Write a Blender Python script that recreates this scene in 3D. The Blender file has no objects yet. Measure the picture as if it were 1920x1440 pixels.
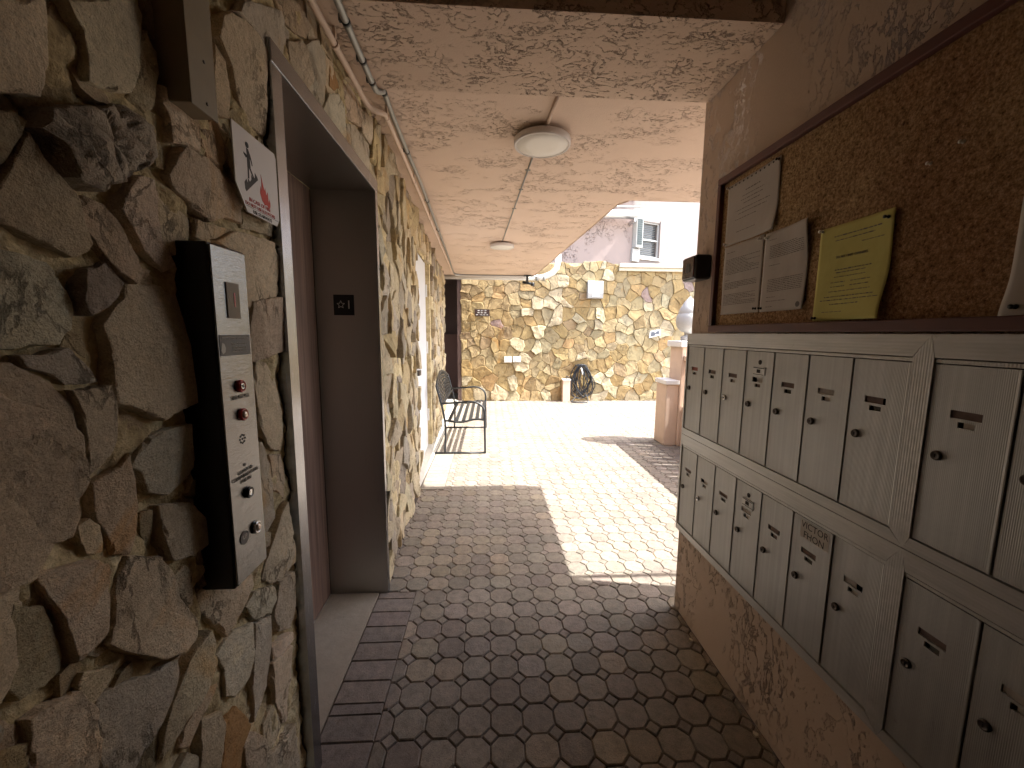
import bpy, bmesh, math, random
from mathutils import Vector, Matrix, noise
R = math.radians
scene = bpy.context.scene
COL = scene.collection

# ------------------------------------------------------------ camera
cd = bpy.data.cameras.new('camera'); cam = bpy.data.objects.new('camera', cd); COL.objects.link(cam)
cd.sensor_width = 36.0; cd.lens = 36.0 * 749.45 / 1920.0; cd.clip_start = 0.02; cd.clip_end = 4000
CF = Vector((0.05720621, 0.99036568, -0.12610813)); CR = Vector((0.99836209, -0.05665117, 0.0079863))
CU = CR.cross(CF); CP = Vector((0, 0, 1.3935))
cam.matrix_world = Matrix(((CR.x, CU.x, -CF.x, CP.x), (CR.y, CU.y, -CF.y, CP.y), (CR.z, CU.z, -CF.z, CP.z), (0, 0, 0, 1)))
scene.camera = cam

# ------------------------------------------------------------ sky, sun, exposure
SUN = Vector((0.68, -0.11, 1.0)).normalized()          # towards the sun
w = bpy.data.worlds.new('World'); scene.world = w; w.use_nodes = True
nt = w.node_tree; nt.nodes.clear()
sky = nt.nodes.new('ShaderNodeTexSky'); sky.sky_type = 'NISHITA'; sky.sun_disc = False
sky.air_density = 1.0; sky.dust_density = 3.0; sky.ozone_density = 0.3
sky.sun_elevation = math.asin(SUN.z); sky.sun_rotation = math.atan2(SUN.x, SUN.y)
bg = nt.nodes.new('ShaderNodeBackground'); bg.inputs[1].default_value = 0.15
wo = nt.nodes.new('ShaderNodeOutputWorld'); skymix_ = nt.nodes.new('ShaderNodeMix'); skymix_.data_type = 'RGBA'; skymix_.inputs[0].default_value = .25       # blends the sky with its own grey so its light is less blue
hs_ = nt.nodes.new('ShaderNodeRGBToBW'); nt.links.new(sky.outputs[0], hs_.inputs[0]); nt.links.new(sky.outputs[0], skymix_.inputs[6]); nt.links.new(hs_.outputs[0], skymix_.inputs[7]); nt.links.new(skymix_.outputs[2], bg.inputs[0]); nt.links.new(bg.outputs[0], wo.inputs[0])
sd = bpy.data.lights.new('sun', 'SUN'); sd.energy = 2.3; sd.angle = R(0.5); sd.color = (1, .975, .92)
so = bpy.data.objects.new('sun', sd); COL.objects.link(so); so.location = (6, -1, 9)
so.rotation_euler = SUN.to_track_quat('Z', 'Y').to_euler()
vs = scene.view_settings; vs.view_transform = 'Standard'; vs.look = 'None'; vs.gamma = 1; vs.use_curve_mapping = False
vs.exposure = 2.75
scene.cycles.max_bounces = 10; scene.cycles.diffuse_bounces = 7

# ------------------------------------------------------------ helpers
class MB:
    def __init__(s): s.v = []; s.f = []; s.c = []; s.sm = []
    def add(s, vs_, fs, col=(1, 1, 1), smooth=False):
        o = len(s.v); s.v += [tuple(p) for p in vs_]; s.f += [tuple(i + o for i in f) for f in fs]
        s.c += [col] * len(vs_); s.sm += [smooth] * len(fs); return s
    def box(s, x0, x1, y0, y1, z0, z1, col=(1, 1, 1)):
        v = [(x, y, z) for z in (z0, z1) for y in (y0, y1) for x in (x0, x1)]
        return s.add(v, [(0, 2, 3, 1), (4, 5, 7, 6), (0, 1, 5, 4), (2, 6, 7, 3), (0, 4, 6, 2), (1, 3, 7, 5)], col)
    def bbox(s, x0, x1, y0, y1, z0, z1, b=.003, col=(1, 1, 1)):
        bm = bmesh.new(); bmesh.ops.create_cube(bm, size=1)
        for v in bm.verts: v.co = Vector(((x0 + x1) / 2 + v.co.x * (x1 - x0), (y0 + y1) / 2 + v.co.y * (y1 - y0), (z0 + z1) / 2 + v.co.z * (z1 - z0)))
        bmesh.ops.bevel(bm, geom=bm.edges[:], offset=b, segments=2, profile=.5, affect='EDGES')
        bm.verts.index_update()
        s.add([v.co[:] for v in bm.verts], [[v.index for v in f.verts] for f in bm.faces], col); bm.free(); return s
    def prism(s, poly, P, t, b=0, col=(1, 1, 1)):
        """poly: 2D list; P(a,b,c)->3D ; extruded from c=0 to c=t, optional bevel inset b"""
        n = len(poly); cx = sum(p[0] for p in poly) / n; cy = sum(p[1] for p in poly) / n
        vs_ = [P(a, q, 0) for a, q in poly] + [P(a, q, t - b) for a, q in poly]
        fs = [(i, (i + 1) % n, n + (i + 1) % n, n + i) for i in range(n)]
        top = n
        if b:
            vs_ += [P(a + (cx - a) / max(1e-6, math.hypot(cx - a, cy - q)) * b, q + (cy - q) / max(1e-6, math.hypot(cx - a, cy - q)) * b, t) for a, q in poly]
            fs += [(n + i, n + (i + 1) % n, 2 * n + (i + 1) % n, 2 * n + i) for i in range(n)]; top = 2 * n
        fs.append(tuple(range(top, top + n))); fs.append(tuple(reversed(range(n))))
        return s.add(vs_, fs, col)
    def tube(s, pts, r, n=12, cap=True, col=(1, 1, 1)):
        pts = [Vector(p) for p in pts]; vs_ = []; fs = []; up = None
        for i, p in enumerate(pts):
            d = (pts[min(i + 1, len(pts) - 1)] - pts[max(i - 1, 0)]).normalized()
            if up is None: up = Vector((0, 0, 1)) if abs(d.z) < .9 else Vector((1, 0, 0))
            a = d.cross(up).normalized(); b = a.cross(d).normalized(); up = b
            for k in range(n):
                t = 2 * math.pi * k / n; vs_.append(p + (a * math.cos(t) + b * math.sin(t)) * r)
        for i in range(len(pts) - 1):
            for k in range(n): fs.append((i * n + k, i * n + (k + 1) % n, (i + 1) * n + (k + 1) % n, (i + 1) * n + k))
        s.add(vs_, fs, col, True)
        if cap:
            m = len(pts); o = len(s.v) - len(vs_)
            s.f += [tuple(o + k for k in reversed(range(n))), tuple(o + (m - 1) * n + k for k in range(n))]; s.sm += [False, False]
        return s
    def lathe(s, prof, c, axis='Z', n=32, col=(1, 1, 1)):
        vs_ = []; fs = []; c = Vector(c)
        for r_, h in prof:
            for k in range(n):
                t = 2 * math.pi * k / n; a, b = r_ * math.cos(t), r_ * math.sin(t)
                vs_.append(c + {'Z': Vector((a, b, h)), 'X': Vector((h, a, b)), 'Y': Vector((b, h, a)), '-X': Vector((-h, b, a)), '-Y': Vector((a, -h, b)), '-Z': Vector((b, a, -h))}[axis])
        m = len(prof)
        for i in range(m - 1):
            for k in range(n): fs.append((i * n + k, i * n + (k + 1) % n, (i + 1) * n + (k + 1) % n, (i + 1) * n + k))
        s.add(vs_, fs, col, True); o = len(s.v) - len(vs_)
        s.f += [tuple(o + k for k in reversed(range(n))), tuple(o + (m - 1) * n + k for k in range(n))]; s.sm += [False, False]
        return s
    def build(s, name, m, parent=None, tint=None, recalc=False):
        me = bpy.data.meshes.new(name); me.from_pydata(s.v, [], s.f); me.materials.append(m)
        me.polygons.foreach_set('use_smooth', s.sm)
        at = me.color_attributes.new('tint', 'FLOAT_COLOR', 'POINT')
        at.data.foreach_set('color', [x for c in s.c for x in (c[0], c[1], c[2], 1)])
        if recalc:
            bm = bmesh.new(); bm.from_mesh(me); bmesh.ops.recalc_face_normals(bm, faces=bm.faces[:]); bm.to_mesh(me); bm.free()
        me.update()
        o = bpy.data.objects.new(name, me); COL.objects.link(o)
        if parent: o.parent = parent
        if tint: o.color = (*tint, 1)
        return o

def tag(o, label=None, cat=None, group=None, kind=None):
    if label: o['label'] = label
    if cat: o['category'] = cat
    if group: o['group'] = group
    if kind: o['kind'] = kind
    return o
def empty(name, label, cat, loc=(0, 0, 0), group=None):
    o = bpy.data.objects.new(name, None); COL.objects.link(o); o.empty_display_size = .05
    tag(o, label, cat, group); return o
def text(name, body, size, m, M, parent, align='CENTER', ext=.0004, sx=1.0, bold=0.0):
    cu = bpy.data.curves.new('t', 'FONT'); cu.body = body; cu.size = size; cu.align_x = align; cu.align_y = 'CENTER'; cu.extrude = ext; cu.offset = bold
    cu.resolution_u = 3; cu.space_line = 1.0
    t = bpy.data.objects.new('t', cu); COL.objects.link(t); bpy.context.view_layer.update()
    me = bpy.data.meshes.new_from_object(t.evaluated_get(bpy.context.evaluated_depsgraph_get()))
    bpy.data.objects.remove(t); me.materials.clear(); me.materials.append(m)
    for v in me.vertices: v.co = M @ Vector((v.co.x * sx, v.co.y, v.co.z))
    o = bpy.data.objects.new(name, me); COL.objects.link(o)
    if parent: o.parent = parent
    return o
def frameM(o, u, v):
    u = Vector(u).normalized(); v = Vector(v).normalized(); n = u.cross(v)
    return Matrix(((u.x, v.x, n.x, o[0]), (u.y, v.y, n.y, o[1]), (u.z, v.z, n.z, o[2]), (0, 0, 0, 1)))

# ------------------------------------------------------------ materials
class NT:
    def __init__(s, name, rough=.6, metal=0, spec=.4):
        s.m = bpy.data.materials.new(name); s.m.use_nodes = True; s.t = s.m.node_tree; s.b = s.t.nodes['Principled BSDF']
        s.b.inputs['Roughness'].default_value = rough; s.b.inputs['Metallic'].default_value = metal
        s.b.inputs['Specular IOR Level'].default_value = spec
        g = s.t.nodes.new('ShaderNodeNewGeometry'); s.pos = g.outputs['Position']; s.bumpin = None
    def n(s, typ, **k):
        nd = s.t.nodes.new(typ)
        for a, b in k.items(): setattr(nd, a, b)
        return nd
    def link(s, a, b): s.t.links.new(a, b)
    def mapv(s, sc=(1, 1, 1), loc=(0, 0, 0), rot=(0, 0, 0), src=None):
        m = s.n('ShaderNodeMapping'); m.inputs['Scale'].default_value = sc; m.inputs['Location'].default_value = loc; m.inputs['Rotation'].default_value = rot
        s.link(src or s.pos, m.inputs[0]); return m.outputs[0]
    def noise(s, scale, detail=4, rough=.55, vec=None, dist=0, out='Fac'):
        nd = s.n('ShaderNodeTexNoise'); nd.inputs['Scale'].default_value = scale; nd.inputs['Detail'].default_value = detail
        nd.inputs['Roughness'].default_value = rough; nd.inputs['Distortion'].default_value = dist
        s.link(vec or s.pos, nd.inputs['Vector']); return nd.outputs[out]
    def ramp(s, fac, stops):
        r = s.n('ShaderNodeValToRGB'); cr = r.color_ramp
        while len(cr.elements) < len(stops): cr.elements.new(.5)
        for e, (p, c) in zip(cr.elements, stops):
            e.position = p; e.color = (*c, 1) if isinstance(c, tuple) else (c, c, c, 1)
        s.link(fac, r.inputs[0]); return r.outputs[0]
    def mix(s, fac, a, b, mode='MIX'):
        m = s.n('ShaderNodeMix', data_type='RGBA', blend_type=mode)
        for i, v in ((0, fac), (6, a), (7, b)):
            if isinstance(v, (int, float)): m.inputs[i].default_value = v
            elif isinstance(v, tuple): m.inputs[i].default_value = (*v, 1)
            else: s.link(v, m.inputs[i])
        return m.outputs[2]
    def math(s, op, a, b=0, clamp=False):
        m = s.n('ShaderNodeMath', operation=op, use_clamp=clamp)
        for i, v in ((0, a), (1, b)):
            if isinstance(v, (int, float)): m.inputs[i].default_value = v
            else: s.link(v, m.inputs[i])
        return m.outputs[0]
    def attr(s): a = s.n('ShaderNodeVertexColor'); a.layer_name = 'tint'; return a.outputs[0]
    def objc(s): return s.n('ShaderNodeObjectInfo').outputs['Color']
    def rnd(s): return s.n('ShaderNodeObjectInfo').outputs['Random']
    def bump(s, h, dist, strength=1.0):
        b = s.n('ShaderNodeBump'); b.inputs['Distance'].default_value = dist; b.inputs['Strength'].default_value = strength
        s.link(h, b.inputs['Height'])
        if s.bumpin: s.link(s.bumpin, b.inputs['Normal'])
        s.bumpin = b.outputs[0]; s.link(s.bumpin, s.b.inputs['Normal'])
    def col(s, c):
        if isinstance(c, tuple): s.b.inputs['Base Color'].default_value = (*c, 1)
        else: s.link(c, s.b.inputs['Base Color'])
    def rough(s, r): s.link(r, s.b.inputs['Roughness'])

def plain(name, c, rough=.6, metal=0, spec=.4, var=.12, scale=30, bump=0):
    m = NT(name, rough, metal, spec); f = m.noise(scale, 5)
    m.col(m.mix(f, tuple(x * (1 - var) for x in c), tuple(min(1, x * (1 + var)) for x in c)))
    if bump: m.bump(m.noise(scale * 3, 4), bump)
    return m.m

def stone_mat(name, src):
    m = NT(name, .88, spec=.2); t = m.attr() if src == 'attr' else m.objc()
    big = m.noise(7, 5, .6, dist=.3); fine = m.noise(75, 7, .75); sp = m.noise(330, 4, .7)
    v1 = m.ramp(big, [(.25, (.62, .58, .54)), (.42, (.93, .92, .90)), (.60, (1.0, 1.0, 1.0)), (.78, (1.22, 1.17, 1.06))])
    v2 = m.ramp(fine, [(.28, (.60, .59, .57)), (.44, (.92, .92, .92)), (.55, (1, 1, 1)), (.74, (1.2, 1.18, 1.15))])
    v3 = m.ramp(sp, [(.32, (.62, .60, .58)), (.45, (.97, .97, .97)), (.58, (1, 1, 1)), (.72, (1.22, 1.21, 1.2))])
    st = m.noise(4, 5, .6, dist=.8, vec=m.mapv((1, 1.0, .6), (3, 7, 1)))
    v4 = m.ramp(st, [(.30, (.80, .80, .82)), (.42, (1, 1, 1)), (.60, (1, 1, 1)), (.70, (1.08, .88, .66))])
    c = m.mix(1, t, v1, 'MULTIPLY'); c = m.mix(1, c, v2, 'MULTIPLY'); c = m.mix(1, c, v3, 'MULTIPLY'); c = m.mix(1, c, v4, 'MULTIPLY')
    ck = m.noise(11, 9, .62, dist=.3, vec=m.mapv((1, 1, .55), (1, 2, 3), (.5, 0, 0))); rg_ = m.math('ABSOLUTE', m.math('SUBTRACT', ck, .5))
    gate = m.ramp(m.noise(6, 3), [(.48, 0.0), (.60, 1.0)])
    crack = m.math('MULTIPLY', m.ramp(rg_, [(0, 1.0), (.010, .7), (.022, 0.0)]), gate)
    m.col(m.mix(m.math('MULTIPLY', crack, .55), c, (.10, .075, .055)))
    m.bump(m.math('SUBTRACT', 1.0, crack), .004)
    m.bump(m.noise(32, 8, .72), .011); m.bump(m.noise(240, 4, .7), .0022)
    return m.m
STONE = stone_mat('stone', 'attr')
def mortar_mat():
    m = NT('mortar', .95, spec=.1); f = m.noise(14, 6, .65); g = m.noise(120, 4)
    c = m.ramp(f, [(.3, (.36, .27, .15)), (.5, (.60, .48, .28)), (.7, (.72, .61, .40))])
    m.col(m.mix(1, c, m.ramp(g, [(.3, .75), (.7, 1.15)]), 'MULTIPLY')); m.bump(m.noise(90, 6, .7), .005); m.bump(g, .002)
    return m.m
MORTAR = mortar_mat()
def stucco(name, c, fleck, sc=(1, 1, 1), cover=.5, depth=.007, big=1.0, amt=.5):
    m = NT(name, .9, spec=.15)
    v = m.mapv(sc)
    warp = m.noise(3.2 * big, 3, .5, vec=v, out='Color')
    vv = m.n('ShaderNodeMix', data_type='VECTOR'); vv.inputs[0].default_value = .10
    m.link(v, vv.inputs[4]); m.link(warp, vv.inputs[5])
    w1 = vv.outputs[1]
    n1 = m.noise(19 * big, 9, .66, vec=w1, dist=.25)
    r = m.math('ABSOLUTE', m.math('SUBTRACT', n1, .5))
    region = m.noise(2.3 * big, 3, .5, vec=v)
    wd = m.math('MULTIPLY', m.ramp(region, [(cover - .08, 0.0), (cover + .12, 1.0)]), .016)
    soft = m.math('MULTIPLY', m.math('SUBTRACT', 1.0, m.math('DIVIDE', r, m.math('ADD', wd, .004)), True), m.ramp(region, [(cover - .06, 0.0), (cover + .04, 1.0)]))
    cut_ = m.ramp(m.noise(7 * big, 5, .6, vec=v), [(.46, 0.0), (.54, 1.0)]); soft = m.math('MULTIPLY', soft, cut_)
    n2 = m.noise(42 * big, 6, .7, vec=w1)
    speck = m.math('MULTIPLY', m.ramp(n2, [(.35, 1.0), (.40, 0.0)]), m.ramp(region, [(cover - .02, 0.0), (cover + .08, 1.0)]))
    msk = m.math('MAXIMUM', soft, speck, True)
    base = m.mix(m.noise(1.3, 4), tuple(x * .93 for x in c), tuple(min(1, x * 1.05) for x in c))
    base = m.mix(m.ramp(m.noise(180, 3), [(.35, 0.0), (.7, .10)]), base, tuple(x * .7 for x in c))
    m.col(m.mix(m.math('MULTIPLY', msk, amt), base, fleck))  # hollows of the bump mask also take the darker fleck colour
    hgt = m.math('SUBTRACT', m.math('MULTIPLY', m.noise(6 * big, 4, vec=v), .35), msk)
    m.bump(hgt, depth); m.bump(m.noise(160, 4), .0012)
    return m.m
STUCCO = stucco('peach_stucco', (.58, .455, .36), (.26, .17, .135), sc=(1, 1, .5), cover=.43, depth=.009, amt=.36)
SOFFIT = stucco('peach_soffit_stucco', (.68, .53, .42), (.25, .16, .14), sc=(.75, 1.3, 1), cover=.40, depth=.008, big=1.25, amt=.6)
CEIL = stucco('peach_ceiling_stucco', (.74, .585, .475), (.40, .28, .23), sc=(.7, 1.25, 1), cover=.50, depth=.005, big=1.5, amt=.38)
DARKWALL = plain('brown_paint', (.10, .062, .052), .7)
PINK = stucco('pink_stucco', (.37, .29, .26), (.26, .18, .16), cover=.5, depth=.02, big=.8)
PINKLIGHT = plain('pale_pink_paint', (.235, .20, .187), .9, bump=.01, scale=3)
CREAM = plain('cream_paint', (.58, .52, .40), .8)
PILLAR = plain('peach_paint', (.62, .47, .36), .85, var=.1, scale=8, bump=.002)
WHITED = plain('weathered_white', (.40, .39, .37), .6, var=.08)
WHITE = plain('white_paint', (.72, .71, .68), .55, var=.05)
def steel(name, c, rough, sc, aniso=0):
    m = NT(name, rough, 1.0); f = m.noise(1, 4, .6, vec=m.mapv(sc))
    m.col(m.mix(f, tuple(x * .85 for x in c), c)); m.rough(m.ramp(f, [(.3, rough * .8), (.7, rough * 1.25)])); m.bump(f, .0004)
    return m.m
STEEL = steel('brushed_steel', (.34, .35, .375), .22, (400, 400, 6))
STEELV = steel('brushed_steel_panel', (.19, .19, .19), .13, (60, 20, 900))
DSTEEL = steel('dull_steel', (.46, .445, .415), .34, (500, 500, 5))
BLACK = plain('black_plastic', (.010, .010, .012), .35, var=.1)
BLACKM = plain('black_metal', (.020, .022, .024), .4, spec=.5)
RUBBER = plain('black_rubber', (.012, .013, .017), .45, spec=.5)
def alu(name, c, axis_scale, rib, dirn='Y', bd=.0003):
    m = NT(name, .42, .55, .5)
    wv = m.n('ShaderNodeTexWave', wave_type='BANDS', bands_direction=dirn); wv.inputs['Scale'].default_value = rib
    m.link(m.pos, wv.inputs['Vector'])
    f = m.noise(5, 5, .6); g = m.noise(1, 3, .5, vec=m.mapv(axis_scale))
    cc = m.mix(m.ramp(f, [(.3, 0.0), (.75, 1.0)]), tuple(x * .78 for x in c), c)
    cc = m.mix(1, cc, m.ramp(g, [(.3, .88), (.7, 1.06)]), 'MULTIPLY')
    cc = m.mix(m.ramp(m.noise(23, 6, .7), [(.66, 0.0), (.74, .55)]), cc, tuple(x * .5 for x in c))
    m.col(cc); m.rough(m.ramp(f, [(.3, .36), (.7, .52)]))
    m.bump(wv.outputs['Fac'], bd); return m.m
ALU = alu('ribbed_aluminium', (.46, .46, .45), (90, 90, 2), 95)
ALUF = alu('aluminium_rail', (.51, .505, .49), (60, 60, 60), 55); ALUH = alu('aluminium_cross_rail', (.53, .525, .51), (60, 6, 60), 40, 'Z', .0002)
CAV = plain('dark_cavity', (.02, .014, .012), .8)
LOCKM = plain('tarnished_lock', (.10, .085, .075), .38, .8, var=.3, scale=200)
LOCKB = plain('bright_lock', (.6, .6, .6), .25, 1.0)
CARD = plain('old_name_card', (.17, .12, .105), .8, var=.4, scale=60)
CARDW = plain('pale_name_card', (.42, .38, .34), .8, var=.3, scale=60)
CARDR = plain('red_name_card', (.36, .12, .09), .8)
CARDG = plain('dark_number_card', (.09, .085, .07), .8)
INK = plain('black_ink', (.035, .03, .03), .7); INKG = plain('grey_ink', (.16, .145, .14), .8); INKR = plain('red_ink', (.52, .06, .045), .7)
INKV = plain('engraved_text', (.10, .085, .075), .6)
def paper(name, c):
    m = NT(name, .85, spec=.15); f = m.noise(6, 4); m.col(m.mix(f, tuple(x * .88 for x in c), c)); m.bump(m.noise(9, 3, .5), .006)
    m.b.inputs['Subsurface Weight'].default_value = 0; return m.m
PAPER = paper('white_paper', (.52, .485, .45)); PAPERY = paper('yellow_paper', (.60, .56, .20))
def cork():
    m = NT('cork', .95, spec=.1); a = m.noise(115, 4, .7); b = m.noise(260, 3, .6); c = m.noise(1.6, 4, .6)
    k = m.ramp(a, [(.30, (.085, .052, .03)), (.40, (.27, .18, .10)), (.55, (.43, .305, .18)), (.70, (.60, .46, .30))])
    k = m.mix(1, k, m.ramp(b, [(.3, (.55, .5, .45)), (.5, (1, 1, 1)), (.7, (1.25, 1.2, 1.1))]), 'MULTIPLY')
    k = m.mix(1, k, m.ramp(c, [(.35, (.75, .62, .58)), (.6, (1.05, 1.05, 1))]), 'MULTIPLY')
    m.col(k); m.bump(a, .003); return m.m
CORK = cork()
MAROON = plain('maroon_paint', (.115, .042, .035), .5, var=.2, scale=12)
def wood():
    m = NT('walnut_laminate', .42, spec=.45)
    f = m.noise(1, 5, .6, vec=m.mapv((60, 60, 1.6)), dist=.3); g = m.noise(1, 4, .6, vec=m.mapv((260, 260, 4)))
    c = m.ramp(f, [(.3, (.085, .052, .038)), (.5, (.165, .102, .076)), (.68, (.24, .155, .118))])
    m.col(m.mix(1, c, m.ramp(g, [(.3, .75), (.7, 1.2)]), 'MULTIPLY')); return m.m
WOOD = wood()
def concrete(name, c, sc=20, b=.003):
    m = NT(name, .9, spec=.2); f = m.noise(sc, 7, .65); g = m.noise(3, 4)
    k = m.mix(f, tuple(x * .75 for x in c), tuple(x * 1.15 for x in c))
    m.col(m.mix(m.ramp(g, [(.5, 0.0), (.72, .45)]), k, tuple(x * .55 for x in c))); m.bump(f, b); m.bump(m.noise(200, 3), .001); return m.m
CONC = concrete('old_concrete', (.33, .28, .22)); KERB = concrete('pale_concrete', (.52, .49, .43), 12, .008)
SAND = concrete('joint_sand', (.13, .102, .085), 60, .004)
GROUND = concrete('ground_paving', (.30, .28, .25), 1, .01)
def paver_mat(name, src):
    m = NT(name, .82, spec=.22); t = m.attr() if src == 'attr' else m.objc()
    c = m.mix(1, t, m.ramp(m.noise(28, 6, .65), [(.25, (.66, .64, .62)), (.5, (1, 1, 1)), (.75, (1.25, 1.22, 1.18))]), 'MULTIPLY')
    c = m.mix(1, c, m.ramp(m.noise(330, 3, .7), [(.3, (.6, .6, .6)), (.48, (1, 1, 1)), (.72, (1.3, 1.28, 1.25))]), 'MULTIPLY')
    c = m.mix(m.ramp(m.noise(1.1, 5, .6), [(.5, 0.0), (.75, .4)]), c, (.09, .07, .062))
    c = m.mix(m.ramp(m.noise(5.5, 7, .75), [(.66, 0.0), (.71, .45)]), c, (.07, .05, .045))
    m.col(c); m.bump(m.noise(330, 4, .7), .0016); m.bump(m.noise(60, 4), .002)
    m.rough(m.ramp(m.noise(12, 4), [(.3, .62), (.7, .88)])); return m.m
PAVER = paver_mat('paver', 'obj'); PAVERA = paver_mat('paver_field', 'attr')
LENS = plain('white_diffuser', (.80, .78, .73), .5, var=.03)
LAMPW = plain('white_lamp_rim', (.66, .62, .60), .5, var=.03)
PVC = plain('white_pipe', (.62, .60, .56), .45, var=.06); GREYC = plain('grey_conduit', (.30, .30, .285), .45, .5, var=.12, scale=40)
PINKC = plain('peach_painted_pipe', (.62, .475, .375), .6, var=.1, scale=40)
GLASS = plain('dark_glass', (.03, .04, .05), .08, spec=.8); LED = plain('dark_red_display', (.045, .012, .012), .2)
RED = plain('red_button', (.42, .03, .03), .35); BTN = plain('clear_button', (.55, .45, .38), .15, .6); GREYB = plain('charcoal_button', (.05, .05, .05), .35)
ETCH = plain('etched_label', (.14, .125, .115), .6); ETCHL = plain('etched_letters', (.46, .43, .38), .5)
BROWNP = plain('dark_brown_plate', (.045, .026, .022), .4); WSIGN = plain('sign_white', (.60, .56, .545), .45, var=.04)
TANM = plain('tan_painted_metal', (.23, .185, .125), .5, var=.25, scale=14)
FOLI = plain('leaf_green', (.05, .09, .025), .6, var=.4, scale=20)
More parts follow.
